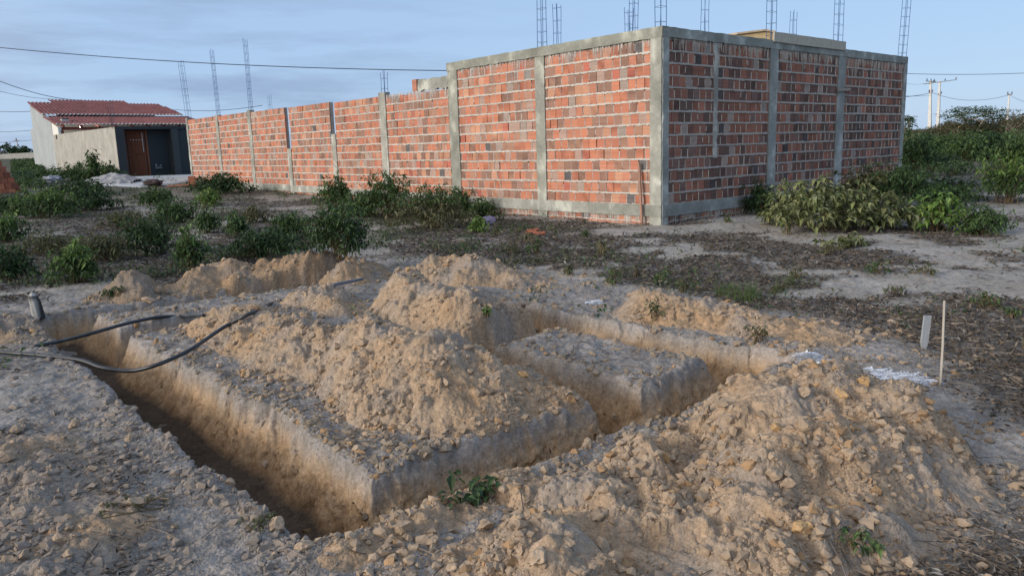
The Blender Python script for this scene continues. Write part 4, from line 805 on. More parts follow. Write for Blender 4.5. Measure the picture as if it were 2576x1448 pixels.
def thicket(name, lab, pts, n, hfun, cols, leaf, seed, cat):
    R = np.random.default_rng(seed); m = MB(); t = R.random(n); dd = R.uniform(0, 1, n); x0, x1, d0, d1 = pts; px = x0 + (x1 - x0) * t; dist = d0 + (d1 - d0) * dd
    P = np.array([far(a, 345, b) for a, b in zip(px, dist)]); P[:, 2] = zg(P[:, 0], P[:, 1]); hh = hfun(px, dist) * (.75 + .35 * noise(P[:, 0], P[:, 1], 5, seed) + .25 * noise(P[:, 0], P[:, 1], 1.6, seed + 1))
    P[:, 2] += hh * R.random(n) ** .7; D = R.normal(0, 1, (n, 3)) * [1, 1, .6]; tn = noise(P[:, 0], P[:, 1], 6, seed + 3)
    c = np.array([GREEN[cols[0]][i] for i in R.integers(0, 4, n)]); c2 = np.array([GREEN[cols[1]][i] for i in R.integers(0, 4, n)]); c = np.where((tn + R.normal(0, .2, n) > 0)[:, None], c, c2) * R.uniform(.7, 1.2, (n, 1))
    global rng; rng = R; m.leaves(P, D, leaf * R.uniform(.6, 1.4, n), leaf * .45, c, droop=.1); o = m.build(name, M_LEAF); return tag(o, lab, cat, kind='stuff')
thicket('distant_thicket', 'brownish scrub wood along the horizon behind the power poles', (2240, 2680, 98, 135), 42000, lambda x, d: np.interp(x, [2240, 2300, 2330, 2380, 2430, 2500, 2576, 2680], [2.6, 1.5, 1.7, 2.8, 2.2, 2.6, 3.6, 4.0]), ('olive', 'dry'), .34, 51, 'scrub')
thicket('field_scrub', 'low green scrub covering the field behind the bushes', (2230, 2700, 42, 100), 42000, lambda x, d: np.interp(x, [2230, 2480, 2576, 2700], [.42, .45, .95, 1.2]), ('mid', 'olive'), .24, 52, 'scrub')
thicket('verge_scrub', 'low green weeds left of the house before the distant wall', (20, 100, 28, 60), 7000, lambda x, d: .32 + 0 * x, ('mid', 'dark'), .16, 53, 'scrub')
rng = np.random.default_rng(99)
# ------------------------------------------------------------------ dead leaves, twigs, ground weeds (uncountable)
def scatter(n, r0, r1, dens, seed, pw=1.3, tmax=38):
    R = np.random.default_rng(seed); r = r0 * (r1 / r0) ** (R.random(n) ** (1 / pw)); t = np.radians(R.uniform(-tmax, tmax, n)); x = r * np.sin(t); y = r * np.cos(t)
    k = R.random(n) < dens(x, y); return x[k], y[k], R
x, y, R = scatter(210000, 1.8, 28, lambda x, y: np.clip(litter(x, y) * .95 + .006, 0, 1) * (1 - .93 * dig_zone(x, y)) * (hm(x, y) < .01) * (trench(x, y) < -.02), 5)
n = len(x); P = np.stack([x, y, surf(x, y) + R.uniform(.002, .02, n)], 1); D = R.normal(0, 1, (n, 3)) * [1, 1, .22]; ln = R.uniform(.018, .06, n) * np.minimum(.45 + .09 * np.hypot(x, y), 1.5)
pal = np.array([(.10, .088, .075), (.14, .12, .10), (.07, .062, .055), (.20, .18, .155), (.17, .125, .085), (.30, .285, .26)])
c = pal[R.choice(6, n, p=[.3, .24, .24, .1, .08, .04])] * R.uniform(.7, 1.2, (n, 1)); rng = R
m = MB(); m.leaves(P, D, ln, ln * .34, c, fold=.5, droop=-.15); tag(m.build('leaf_litter', M_DRY), 'dead brown leaves strewn over the sandy ground', 'leaf litter', kind='stuff')
x, y, R = scatter(15000, 1.8, 24, lambda x, y: np.clip(litter(x, y) * .8 + .08, 0, 1) * (trench(x, y) < -.01) * (hm(x, y) < .02), 6); m = MB()
for a, b in zip(x, y):
    an = R.uniform(0, 3.14); L_ = R.uniform(.04, .22) * (1 + .02 * math.hypot(a, b)); q = np.array([a, b]) + np.outer([-.5, 0, .5], [math.cos(an), math.sin(an)]) * L_; q[1] += R.normal(0, .01, 2); z = surf(q[:, 0], q[:, 1]) + np.array([.004, .012, .004]) + R.uniform(0, .01)
    m.tube(np.column_stack([q, z]), R.uniform(.0012, .003) * (1 + .03 * math.hypot(a, b)), 3, np.array([.12, .10, .085]) * R.uniform(.6, 2.4), caps=False)
tag(m.build('dry_twigs', M_TWIG), 'thin dry twigs lying among the dead leaves', 'twigs', kind='stuff')
def weed_d(x, y):
    s = (x - C0[0]) * DL[0] + (y - C0[1]) * DL[1]; left = sst(2.5, -.5, x + (y - 10) * .12)
    return np.clip(sst(-.1, .5, fbm(x, y, 1.3, 3, 88)) * left * .9 + .015, 0, 1) * (hm(x, y) < .01) * (trench(x, y) < -.1) * (np.hypot(x, y) > 6.6) * (s > -14) * (1 - .9 * dig_zone(x, y))
x, y, R = scatter(46000, 6, 40, weed_d, 8, pw=1.1, tmax=42); n = len(x); m6 = R.integers(4, 9, n); id_ = np.repeat(np.arange(n), m6); N_ = len(id_)
zz = surf(x, y); ht = R.uniform(.02, .2, n); P = np.stack([x[id_] + R.normal(0, .05, N_), y[id_] + R.normal(0, .05, N_), zz[id_] + ht[id_] * R.random(N_)], 1); D = R.normal(0, 1, (N_, 3)) * [1, 1, .5]
ln = R.uniform(.03, .07, N_) * (1 + .012 * np.hypot(P[:, 0], P[:, 1])); knd = R.choice(3, n, p=[.45, .25, .3]); c = np.where((knd == 0)[id_][:, None], pick('olive', N_, R), np.where((knd == 1)[id_][:, None], pick('mid', N_, R), pick('dark', N_, R))); rng = R
m = MB(); m.leaves(P, D, ln, ln * .4, c); tag(m.build('ground_weeds', M_LEAF), 'low weeds creeping between the shrubs', 'weeds', kind='stuff')
# ------------------------------------------------------------------ clods
def ico():
    import bmesh as bm_; b = bm_.new(); bm_.ops.create_icosphere(b, subdivisions=1, radius=1); V = np.array([v.co[:] for v in b.verts]); Fc = np.array([[v.index for v in f.verts] for f in b.faces]); b.free()
    b = bm_.new(); bm_.ops.create_icosphere(b, subdivisions=3, radius=1); V3 = np.array([v.co[:] for v in b.verts]); F3 = np.array([[v.index for v in f.verts] for f in b.faces]); b.free(); return V, Fc, V3, F3
IV, IF, IV3, IF3 = ico()
def clod_base(V, seed, amt=.28):
    R = np.random.default_rng(seed); K = R.normal(0, 1, (9, 3)); K /= np.linalg.norm(K, axis=1)[:, None]; dd = R.uniform(.5, .9, 9)
    W = V.copy()
    for k, d in zip(K, dd):                     # chip flat facets off the ball
        q = W @ k; over = np.clip(q - d, 0, 9); W -= np.outer(over, k)
    W *= (1 + amt * .35 * (noise(V[:, 0] * 1.3 + V[:, 2], V[:, 1] * 1.3 - V[:, 2], .7, seed)))[:, None]
    return W * R.uniform(.75, 1.15, 3)
BASES = [clod_base(IV, 200 + k, .9) * np.random.default_rng(k + 50).uniform(.7, 1.2, 3) + np.random.default_rng(k).normal(0, .13, IV.shape) for k in range(14)]
def clod_cloud(name, lab, x, y, size, R, cols, sink=.3, zf=None):
    n = len(x); z = surf(x, y) + size * (.5 - sink); m = MB(); b = R.integers(0, len(BASES), n)
    for k in range(len(BASES)):
        i = np.where(b == k)[0]
        if not len(i): continue
        a = R.uniform(0, 6.283, len(i)); t = R.normal(0, .6, len(i)); ca, sa, ct, st_ = np.cos(a), np.sin(a), np.cos(t), np.sin(t)
        B = BASES[k]; X_ = B[None, :, 0] * ct[:, None] + B[None, :, 2] * st_[:, None]; Z_ = -B[None, :, 0] * st_[:, None] + B[None, :, 2] * ct[:, None]; Y_ = B[None, :, 1]
        V = np.stack([X_ * ca[:, None] - Y_ * sa[:, None], X_ * sa[:, None] + Y_ * ca[:, None], Z_ * .8], -1) * size[i][:, None, None] + np.stack([x[i], y[i], z[i]], 1)[:, None]
        Fq = IF[None] + (np.arange(len(i)) * len(B))[:, None, None]; m.add(V.reshape(-1, 3), Fq.reshape(-1, 3), np.repeat(cols[i], len(B), 0))
    return tag(m.build(name, M_CLOD), lab, 'loose earth', kind='stuff')
def crumb_d(x, y):
    h = hm(x, y); d = trench(x, y); rim = np.exp(-((d + .07) / .07) ** 2); foot = np.exp(-(np.clip(-h, 0, 1) / .10) ** 1.0)
    a, b = ab(x, y); block = ((a > 1.72) & (a < 3.3) & (b > 3) & (b < 8.3)) * .5; leftb = sst(.95, .4, a) * sst(5.2, 4.4, b) * .16 * (noise(x, y, .5, 31) > -.1)
    return np.clip(.02 * dig_zone(x, y) + .6 * foot * sst(-.4, .5, noise(x, y, .35, 30)) + .35 * rim + block * .7 * (h < .03) * (noise(x, y, .4, 32) > -.1) + leftb, 0, 1) * np.where(d > .0, .10, 1)
x, y, R = scatter(400000, 1.7, 11.5, crumb_d, 9, pw=1.0, tmax=44); n = len(x); size = np.minimum(.0032 + .0034 * R.pareto(1.65, n), .034) * (.8 + .05 * np.hypot(x, y))
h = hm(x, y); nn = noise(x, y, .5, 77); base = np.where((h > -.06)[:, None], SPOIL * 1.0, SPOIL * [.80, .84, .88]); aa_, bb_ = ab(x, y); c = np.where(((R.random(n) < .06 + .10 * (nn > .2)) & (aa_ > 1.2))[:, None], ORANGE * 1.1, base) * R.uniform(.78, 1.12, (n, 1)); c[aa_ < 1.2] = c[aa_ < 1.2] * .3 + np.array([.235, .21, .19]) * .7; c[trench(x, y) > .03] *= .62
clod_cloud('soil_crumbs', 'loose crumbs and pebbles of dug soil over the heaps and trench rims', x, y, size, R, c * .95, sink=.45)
# larger clods one can point at
def where(x, y):
    P = np.array([x, y, 0]); best = None; bd = 9
    for lab, pts, seed in heap_info:
        for q in pts:
            d_ = math.hypot(x - q[0], y - q[1])
            if d_ < bd: bd = d_; best = lab
    return best, bd
CG = 'large clods thrown up by the digging'
def clod(lab, P, size, col, seed, sq=(1, 1, .8), grp=CG, name='soil_clod', cat='clod', sink=.25):
    B = clod_base(clod_base(IV3, seed, .7), seed + 4000, .3); R = np.random.default_rng(seed); a = R.uniform(0, 6.28); Rm = np.array([[math.cos(a), -math.sin(a), 0], [math.sin(a), math.cos(a), 0], [0, 0, 1]])
    V = (B * sq) @ Rm.T; V += V / (np.linalg.norm(V, axis=1)[:, None]) * (.07 * noise(V[:, 0] * 3 + V[:, 2] * 2, V[:, 1] * 3 - V[:, 2], .7, seed)[:, None] + .04 * noise(V[:, 0] * 6 + V[:, 2] * 5, V[:, 1] * 7 - V[:, 2], .7, seed)[:, None] + R.normal(0, .010, (len(V), 1)))
    V *= size; c = np.asarray(col) * (1 + .18 * noise(V[:, 0] / size + V[:, 2] / size, V[:, 1] / size, .6, seed))[:, None]
    o = mesh_obj(name, V, [IF3], M_CLOD, None, c, False); o.location = (P[0], P[1], P[2] + size * (.55 - sink)); return tag(o, lab, cat, grp)
PALE = SPOIL * 1.08; OR = np.array([.47, .31, .16])
named = [(1840, 962, 32, PALE * 1.05, 'big pale yellow clod sitting alone above the trench left of the tall stony heap'), (2020, 985, 28, PALE, 'long pale clod just below the crest of the tall stony heap'), (2118, 990, 26, OR, 'orange faced clod right of the crest clods on the tall stony heap'),
         (1955, 1075, 20, OR * .9, 'reddish brown clod in the middle of the tall stony heap'), (2020, 1330, 38, OR, 'biggest deep orange clod at the foot of the stony heap'), (900, 1128, 24, PALE, 'pale clod standing alone on the near corner of the earth block'),
         (1015, 1325, 34, SPOIL * .95, 'dark brown clod on the low bank near the trench tip'), (1012, 1390, 26, PALE, 'rounded pale clod below the low bank near the trench tip'), (1360, 1400, 46, PALE * 1.06, 'largest pale boulder like clod at the bottom edge'), (1285, 955, 0, OR, ''),
         (1316, 940, 20, OR * .85, 'round brown clod on the rim right of the central heap'), (575, 745, 0, PALE, ''), (1185, 1240, 18, PALE * .95, 'pale clod left of the fallen branch'), (2270, 1080, 20, PALE, 'pale clod high on the right slope of the stony heap'), (2300, 1135, 22, PALE, 'pale clod under the upper one on the right slope'), (2265, 1105, 20, SPOIL, 'brown clod between the two pale ones on the right slope'),
         (2155, 1155, 22, SPOIL * .95, 'flat brownish clod at the middle of the right slope'), (2290, 1200, 16, PALE, 'pale clod at the foot of the right slope'), (2245, 1245, 14, PALE, 'small pale clod low on the right foot'), (2340, 1030, 14, PALE, 'pale clod lying clear of the heap foot on the right'), (2400, 1105, 18, PALE * .95, 'outermost clod right of the stony heap'),
         (1690, 1150, 24, PALE, 'pale clod on the crumbled ridge right end'), (1725, 1210, 18, SPOIL, 'oval clod in the hollow right of the crumbled ridge'), (1740, 1180, 16, SPOIL, 'upright clod above the oval one in the hollow'), (400, 730, 20, SPOIL, 'grey brown clod between the small sandy and the middle orange heap'),
         (612, 742, 16, PALE * 1.1, 'pale angular stone on the back block by the hose'), (375, 758, 18, PALE * 1.1, 'pale flat stone at the left corner of the back block'), (770, 790, 24, SPOIL, 'flat clod at the foot of the low rounded heap'), (808, 793, 16, SPOIL, 'second clod at the foot of the low rounded heap, nearer the central heap'),
         (85, 832, 16, OR, 'orange clod beside the stump'), (60, 826, 14, SPOIL * .9, 'brown clod left of the orange one by the stump'), (45, 1080, 26, SPOIL * .8, 'dark half buried clod on the left bank'), (15, 1150, 30, PALE * 1.05, 'pale clod cut by the left edge of the view'), (125, 1175, 18, SPOIL * .9, 'brownish clod in the dark litter on the left bank'),
         (235, 1180, 20, PALE * .95, 'pale clod below the dark litter on the left bank'), (208, 1325, 18, PALE, 'smooth pale stone left of the creeping weed'), (150, 1355, 26, SPOIL, 'wide clod low on the left bank'), (170, 1395, 22, PALE * .9, 'pale clod near the bottom left corner'), (60, 1400, 20, SPOIL * .85, 'dull clod at the bottom left corner'),
         (670, 1165, 16, PALE * .95, 'pale flat clod on the left rim halfway along the trench'), (560, 1235, 0, PALE, ''), (1890, 1110, 14, PALE, 'pale clod in the gully of the stony heap'), (1210, 1330, 20, SPOIL, 'angular clod left of the pale foreground heap'), (1260, 1430, 22, PALE, 'clod at the bottom edge left of the largest boulder'),
         (2220, 1390, 22, PALE, 'pale clod below the green twig'), (2080, 1430, 28, PALE * 1.05, 'yellowish clod at the bottom edge below the orange clod'), (1980, 1255, 14, PALE, 'small pale clod left above the big orange clod'), (1545, 1055, 14, PALE, 'clod on the right corner of the earth block'), (1450, 1000, 16, PALE * .95, 'clod on the flat right part of the earth block')]
for i, (x_, y_, sz, cc, lab) in enumerate(named):
    if not lab: continue
    P = on(x_, y_ + sz * .3); clod(lab, P, sz * .80 * PXM(P), cc, 300 + i, sq=(1.1, .9, .8))
x, y, R = scatter(6000, 1.9, 10.5, lambda x, y: np.clip((hm(x, y) > -.09) * .07 + .006 * dig_zone(x, y), 0, 1) * (trench(x, y) < .02), 12, tmax=36)
HS = {s_: l_ for l_, p_, s_ in heap_info}
for i, (a, b) in enumerate(list(zip(x, y))[:230]):
    lab, bd = where(a, b); sz = float(.018 + .03 * R.random() ** 1.7) * (1 + .02 * b)
    clod(('loose clod on or at the foot of the ' + lab)[:400] if len(lab.split()) < 8 else 'loose clod lying with others like it on the dug heaps', [a, b, float(surf(a, b)[0])], sz, (OR * .9 if R.random() < .06 else SPOIL * R.uniform(.85, 1.12)), 500 + i, grp='fist sized clods scattered over the heaps')
# ------------------------------------------------------------------ hoses, stakes, litter
def hose(lab, pts, r, col=(.018, .022, .028)):
    P = np.array(pts, float); t = np.linspace(0, len(P) - 1, 90); k = np.arange(len(P))
    # smooth Catmull-Rom
    i = np.clip(t.astype(int), 0, len(P) - 2); f = (t - i)[:, None]; p0 = P[np.maximum(i - 1, 0)]; p1 = P[i]; p2 = P[i + 1]; p3 = P[np.minimum(i + 2, len(P) - 1)]
    Q = .5 * ((2 * p1) + (-p0 + p2) * f + (2 * p0 - 5 * p1 + 4 * p2 - p3) * f ** 2 + (-p0 + 3 * p1 - 3 * p2 + p3) * f ** 3)
    m = MB(); m.tube(Q, r, 10, col); cc = m.C[-1].copy(); cc = cc * (1 + 1.8 * np.clip(noise(np.arange(len(cc)) * .1, np.arange(len(cc)) * 0., 4, 5), 0, 1))[:, None]; m.C[-1] = cc
    return tag(m.build('hose', M_RUBBER, None, True), lab, 'hose')
def at(px, py, dist): return far(px, py, dist)
def onz(px, py, dz): q = on(px, py); return q + [0, 0, dz]
def hz(px, py, z): d = ray(px, py); t = (z - CH) / d[2]; return np.array([0, 0, CH]) + d * t
def ons(px, py, lift=.02):
    q = on(px, py); v = np.array([0, 0, CH]) - q; return q + v / np.linalg.norm(v) * lift
hose('longer black hose sagging across the trench and rising over the central heap', [hz(-60, 876, .03), hz(0, 885, .03), hz(100, 893, .03), hz(200, 905, .03), hz(260, 925, -.01), hz(330, 932, -.03), hz(400, 915, .02), hz(480, 878, .06), ons(570, 825, .03), ons(640, 784, .04), ons(680, 764, .04), ons(708, 757, .03)], .0155)
hose('short black hose lying from the left bank to the back block', [hz(86, 871, .03), hz(150, 858, .03), hz(230, 838, .06), hz(320, 813, .07), ons(400, 800, .03), ons(460, 796, .02), ons(512, 793, .015)], .0155)
m = MB(); p, q = ons(836, 722, .03), ons(912, 705, .03); sd2 = np.array([.02, -.028, 0]); m.box(p, q - p, sd2, ZV * .03, (.12, .14, .17)); m.box(p + ZV * .031 + sd2 * .2, q - p, sd2 * .6, ZV * .003, (.30, .32, .35)); tag(m.build('plastic_strip', M_RUBBER), 'flat grey plastic strip lying on the block beside the low heap', 'strip')
# stakes
P = hz(2366, 978, 0); _r = ray(2376, 756); T = np.array([0, 0, CH]) + _r * (P[1] / _r[1])
m = MB(); m.tube([P - ZV * .08, P * .5 + T * .5 + [.002, 0, 0], T], [.0085, .0082, .0078], 4, (.42, .39, .34)); tag(m.build('wooden_stake', M_WOOD), 'thin pale wooden stake upright at the end of the lime line', 'stake')
P = on(2325, 880); s_ = PXM(P); m = MB(); w2 = 18 * s_; hh = 84 * s_
u = np.array([1, 0, 0.]); tp = np.array([.10 * hh, .02, hh]); b0 = P + ZV * 0
V = [b0 - u * .1 * w2 - ZV * .05, b0 + u * .1 * w2 - ZV * .05, b0 + u * .45 * w2 + tp * .2, b0 + u * .5 * w2 + tp, b0 - u * .5 * w2 + tp, b0 - u * .5 * w2 + tp * .2]; V = V + [v + np.array([0, .018, 0]) for v in V]
m.add(V, [[0, 1, 2, 5], [5, 2, 3, 4], [11, 8, 7, 6], [10, 9, 8, 11], [4, 3, 9, 10], [0, 5, 11, 6], [5, 4, 10, 11], [1, 7, 8, 2], [2, 8, 9, 3]], (.30, .32, .34)); tag(m.build('pointed_slat', M_WOOD), 'flat grey pointed slat driven into the ground left of the thin stake', 'slat')
# white marker post stub
P = hz(98, 796, 0); s_ = PXM(P); m = MB(); V = []
for z_, w3, sk in ((-.1, 14, 0), (.02, 14, 0), (.62, 13, -5), (.84, 11, -8), (.9, 7, -9)):
    for a_ in np.linspace(0, 6.283, 9)[:-1] + .4: V.append(P + np.array([(math.cos(a_) * w3 * (1 + .1 * rng.normal()) + sk) * s_, math.sin(a_) * w3 * s_, z_ * 62 * s_]))
V.append(P + [-9 * s_, 0, 64 * s_]); i = np.arange(8); Fq = np.concatenate([np.stack([i + 8 * k, (i + 1) % 8 + 8 * k, (i + 1) % 8 + 8 * k + 8, i + 8 * k + 8], 1) for k in range(4)])
cc = np.array([(.045, .042, .04)] * 41); cc[32:] = (.36, .36, .35); cc[[13, 21, 12, 20, 14, 22]] = (.34, .34, .33); m.add(V, Fq, cc); m.add(np.array(V)[32:], [[k, (k + 1) % 8, 8] for k in range(8)], (.42, .42, .41)); tag(m.build('concrete_stump', M_CONC), 'short broken dark post with a white top at the left end of the trench', 'post')
# lime line: thin raised powder streaks
def lime(px, wd=.032, n=9000):
    m = MB(); R = np.random.default_rng(px[0][0]); P = np.array([hz(a, b, 0)[:2] for a, b in px]); k = np.linspace(0, 1, len(P)); t = R.random(n); C_ = np.column_stack([np.interp(t, k, P[:, j]) for j in range(2)])
    T_ = (P[-1] - P[0]) / np.linalg.norm(P[-1] - P[0]); Nn = np.array([-T_[1], T_[0]]); q = C_ + Nn * (R.normal(0, wd, n) * (.5 + .8 * np.sin(t * 3.1)) )[:, None] + R.normal(0, .008, (n, 2)); z = surf(q[:, 0], q[:, 1]) + .004
    keep = noise(q[:, 0], q[:, 1], .05, 3) > -.5; q = q[keep]; z = z[keep]; n = len(q); ln = R.uniform(.008, .022, n); m.leaves(np.column_stack([q, z]), R.normal(0, 1, (n, 3)) * [1, 1, .06], ln, ln * .9, np.array([.74, .76, .80]) * R.uniform(.7, 1.1, (n, 1)), fold=.05, droop=0, upn=.04); return m.build('lime_line', M_LIME)
tag(lime([(2185, 936), (2230, 953), (2290, 966), (2362, 976)]), 'streak of white lime powder ending at the thin stake', 'lime powder', 'white lime marking on the ground'); tag(lime([(2005, 908), (2040, 911), (2090, 918)]), 'short streak of white lime powder behind the stony heap', 'lime powder', 'white lime marking on the ground')
tag(lime([(1480, 763), (1495, 760), (1508, 766)]), 'small white lime spot left of the sandy heap', 'lime powder', 'white lime marking on the ground')
# purple bag
def rag(name, lab, cat, px, py, w_, h_, col, mt, seed=1):
    P = on(px, py); s_ = PXM(P); V = IV3.copy(); R = np.random.default_rng(seed); V *= (1 + .35 * noise(V[:, 0] * 2 + V[:, 2], V[:, 1] * 2 - V[:, 2] * 1.3, .5, seed) + .15 * noise(V[:, 0] * 5 + V[:, 2] * 3, V[:, 1] * 5, .5, seed + 2))[:, None]
    V = V * [w_ * s_ / 2, w_ * s_ / 2.4, h_ * s_ / 2]; V[:, 2] += h_ * s_ * .42; o = mesh_obj(name, V, [IF3], mt, None, np.array(col) * (1 + .25 * noise(V[:, 0], V[:, 1], .06, 4))[:, None], False); o.location = P; return tag(o, lab, cat)
rag('plastic_bag', 'crumpled lilac plastic bag lying by the shrubs at the wall', 'plastic bag', 1226, 566, 42, 24, (.38, .33, .50), M_PLASTIC)
# broken tiles
for k, (a, b, l_) in enumerate(((1335, 588, 'left piece of broken red tile before the wall'), (1358, 592, 'right piece of broken red tile before the wall'), (1345, 584, 'upper piece of broken red tile before the wall'))):
    P = on(a, b); s_ = PXM(P); m = MB(); an = .3 * k - .2; d_ = np.array([math.cos(an), math.sin(an), .05]); m.box(P - d_ * 14 * s_ + ZV * .01, d_ * 28 * s_, np.array([-math.sin(an), math.cos(an), .1]) * 16 * s_, ZV * .035, (.36, .13, .08)); tag(m.build('broken_tile', M_BRICK), l_, 'broken tile', 'broken red tiles before the wall')
# brick stack at left edge
bs = empty('brick_stack', 'stepped stack of red hollow bricks at the left edge', 'brick stack', on(20, 492)); B0 = on(10, 490); s_ = PXM(B0); bw = .20; R = np.random.default_rng(4); cells = []
u = DR; v = DL
base = on(58, 484); base[2] = zg(base[0], base[1]) - .05
m = MB()
for lv in range(6):
    for ia in range(10):
        for ib in range(3):
            o_ = base - u * (ia * .205 + .1 + lv * .10 + R.normal(0, .004)) + v * (ib * .2 + R.normal(0, .006)) + ZV * (lv * .195)
            m.box(o_ - u * .1, u * .195, v * .19, ZV * .188, np.array([(.33, .13, .08), (.27, .11, .075), (.40, .17, .10), (.2, .085, .06)][R.integers(0, 4)]) * R.uniform(.8, 1.1))
adopt(bs, [m.build('bricks', M_BRICK)])
# loose brick and pallet by the yard wall, dark rag, rubble
P = on(483, 470); m = MB(); m.box(P + [-.12, 0, -.02], [.22, .05, 0], [-.04, .18, 0], [0, 0, .42], (.36, .15, .09)); tag(m.build('loose_brick', M_BRICK), 'upright loose brick at the foot of the yard wall end', 'brick')
P = on(455, 470); m = MB()
for k in range(3): m.box(P + [-.5, -.1 + .16 * k, .02], [1.1, .1, .02], [-.02, .12, 0], [0, 0, .05], np.array([.36, .17, .12]) * (1 - .1 * k))
m.box(P + [-.45, -.1, -.03], [.08, .01, 0], [0, .45, 0], [0, 0, .05], (.15, .08, .06)); m.box(P + [.45, -.05, -.03], [.08, .01, 0], [0, .45, 0], [0, 0, .05], (.15, .08, .06)); tag(m.build('wooden_pallet', M_WOOD), 'low reddish board pallet left of the upright loose brick', 'pallet')
rag('dark_rag', 'dark brown crumpled sack on the ground before the concrete apron', 'sack', 385, 468, 46, 18, (.07, .05, .05), M_DRY, 8)
# sand pile
P = on(232, 466); m = MB(); nn_ = 40; a_, b_ = np.meshgrid(np.linspace(-1, 1, nn_), np.linspace(-1, 1, nn_)); w3 = 85 * PXM(P); rr = np.hypot(a_, b_ * 1.0) + .12 * noise(a_, b_, .5, 3)
Zp = 27 * PXM(P) * np.clip(1.05 - np.sqrt((np.hypot(a_ - .35, b_) * 1.1) ** 2 + .02), -.1, 1) + .12 * lumps(a_ * 2, b_ * 2, .3, 5) + .07 * noise(a_, b_, .2, 9); Xp = P[0] + a_ * w3; Yp = P[1] + .9 + b_ * w3 * .7; i = np.arange(nn_ * nn_).reshape(nn_, nn_)
m.add(np.dstack([Xp, Yp, zg(Xp, Yp) + Zp]).reshape(-1, 3), np.stack([i[:-1, :-1], i[:-1, 1:], i[1:, 1:], i[1:, :-1]], -1).reshape(-1, 4), (.33, .33, .33)); tag(m.build('sand_pile', M_SOIL, None, True), 'pale grey sand pile before the plastered wall', 'sand pile')
rag('rubble_sack', 'pale blue grey torn sack of rubble left of the sand pile', 'sack', 130, 462, 50, 22, (.30, .32, .36), M_DRY, 12); rag('rubble_sack', 'flat grey torn sheet between the rubble sack and the sand pile', 'sheet', 178, 458, 60, 12, (.36, .36, .36), M_DRY, 13)
P = far(75, 400, 78)
m = MB(); A_ = far(-60, 405, 82); B_ = far(92, 401, 72); A_[2] = B_[2] = 0; zz_ = float(zg(B_[0], B_[1])); m.box(A_ + ZV * (zz_ - 1), B_ - A_, np.array([0, .15, 0]), ZV * 1.55, (.27, .28, .27)); tag(m.build('boundary_wall', M_PLAST), 'long low pale wall far off left of the house', 'wall')
# ------------------------------------------------------------------ power poles and lines
def pole(lab, px, pbase, ptop, dist, arms, lean=0, r=.13, white=True, boxy=True, grp='concrete power poles'):
    B = far(px + lean, pbase, dist); T = far(px, ptop, dist); T = np.array([T[0], T[1], T[2]]); B[2] = min(B[2], float(zg(B[0], B[1]))); e = empty('power_pole', lab, 'power pole', B, grp); ob = []
    hgt = T[2] - B[2]; m = MB(); k = .18; m.tube([B - ZV * .2, B + (T - B) * k], [r * 1.15, r * 1.08], 4 if boxy else 8, (.72, .72, .70) if white else (.45, .43, .40)); ob.append(m.build('painted_foot', M_CONC))
    m = MB(); m.tube([B + (T - B) * k, B + (T - B) * .55, T], [r * 1.07, r * .85, r * .62], 4 if boxy else 8, (.60, .60, .58)); ob.append(m.build('shaft', M_CONC))
    for zf, ln, dv, ins in arms:
        c = B + (T - B) * zf; m = MB(); m.box(c - dv * ln * .5 - ZV * .05 + np.array([0, -.15, 0]), dv * ln, np.array([0, .1, 0]), ZV * .1, (.30, .28, .26)); a_ = m.build('cross_arm', M_WOOD); ob.append(a_)
        for f in ins:
            m = MB(); q = c + dv * ln * f + ZV * .05 + np.array([0, -.1, 0]); m.tube([q, q + ZV * .1, q + ZV * .2, q + ZV * .32], [.02, .09, .06, .08], 8, (.10, .12, .18)); i_ = m.build('insulator', M_PAINT, None, True); i_.parent = a_
    adopt(e, ob); return e
XH = np.array([1, 0, 0.])
pole('left one of the twin concrete power poles with a short cross arm', 2341, 350, 203, 112, [(.985, 2.6, XH + [0, .8, 0], (-.4, 0, .35)), (.80, .5, XH, (-.5, .5))], lean=-3, r=.30)
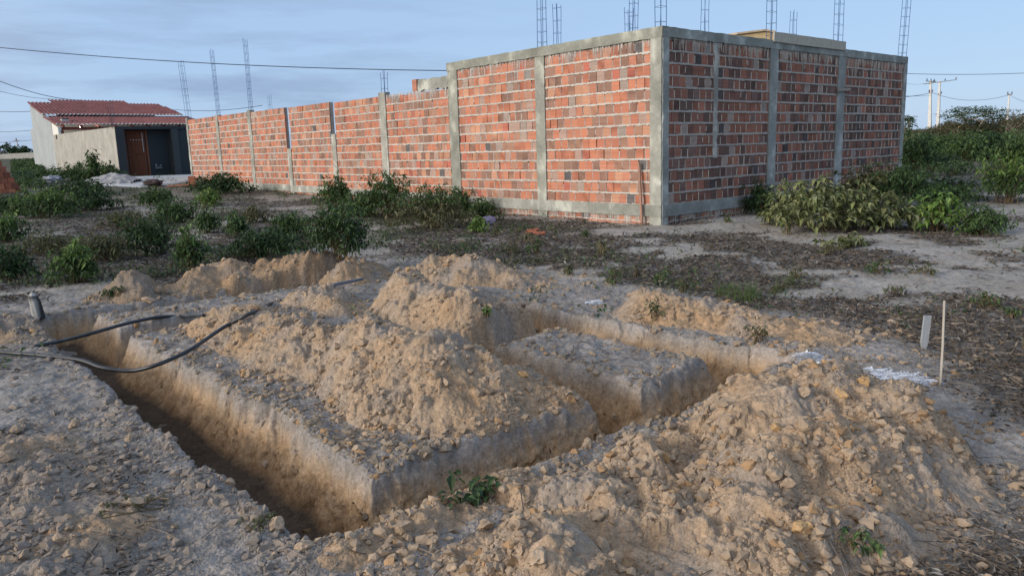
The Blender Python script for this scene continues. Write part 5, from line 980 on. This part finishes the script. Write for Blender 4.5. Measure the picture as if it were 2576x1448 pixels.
pole('right one of the twin concrete power poles with a long cross arm', 2364, 349, 205, 112, [(.99, 4.8, XH + [0, 0, .10], (-.2, .15, .48)), (.78, .5, XH, (.5,))], lean=-6, r=.28)
pole('weathered lone power pole near the right picture edge', 2539, 336, 236, 105, [(.98, .7, XH, (-.4, .4))], lean=-7, r=.17)
pole('thin white distant pole between the twin poles', 2363, 338, 287, 190, [(.97, .8, XH, ())], lean=-2, r=.16)
pole('slender distant pole left of the house', 42, 404, 352, 110, [(.96, .8, XH, (0,))], lean=6, r=.12, white=False)
def wire(lab, A, B, sag, r=.012, col=(.03, .05, .09)):
    t = np.linspace(0, 1, 28)[:, None]; P = A * (1 - t) + B * t - ZV * sag * 4 * t * (1 - t); m = MB(); m.tube(P, r, 4, col); return tag(m.build('power_line', M_RUBBER), lab, 'power line', 'overhead wires')
wire('thick overhead wire crossing the left sky down to the tall brick corner', far(-200, 98, 30), far(1135, 178, 24.5), .25, .014)
wire('overhead wire dropping from the left edge to the house roof', far(-60, 180, 34), far(205, 252, 52), .3, .018); wire('faint overhead wire left edge, under the one dropping to the roof', far(-60, 212, 60), far(160, 250, 62), .3, .014)
wire('overhead wire meeting the pale house wall high up', far(-60, 276, 70), far(80, 280, 60), .1, .02); wire('second overhead wire meeting the pale house wall, lower', far(-60, 330, 80), far(78, 328, 70), .1, .02); wire('lowest overhead wire left of the house wall', far(-60, 360, 100), far(84, 352, 100), .1, .02)
wire('overhead wire from behind the house roof to the brick yard wall', far(440, 276, 60), far(660, 265, 50), .2, .018)
wire('long high wire right of the brick building', far(2240, 184, 60), far(2640, 181, 60), .15, .018); wire('upper thin wire reaching the left twin pole', far(2240, 198, 90), far(2345, 206, 112), .5, .014)
wire('bundled wire reaching the left twin pole halfway up', far(2240, 243, 80), far(2338, 234, 112), .2, .035); wire('straight wire just under the bundled one', far(2240, 240, 80), far(2341, 240, 112), .1, .018)
wire('slack wire from the twin poles to the lone right pole', far(2344, 233, 112), far(2538, 239, 105), .9, .024); wire('wire leaving the lone right pole', far(2541, 239, 105), far(2640, 256, 80), .5, .022)
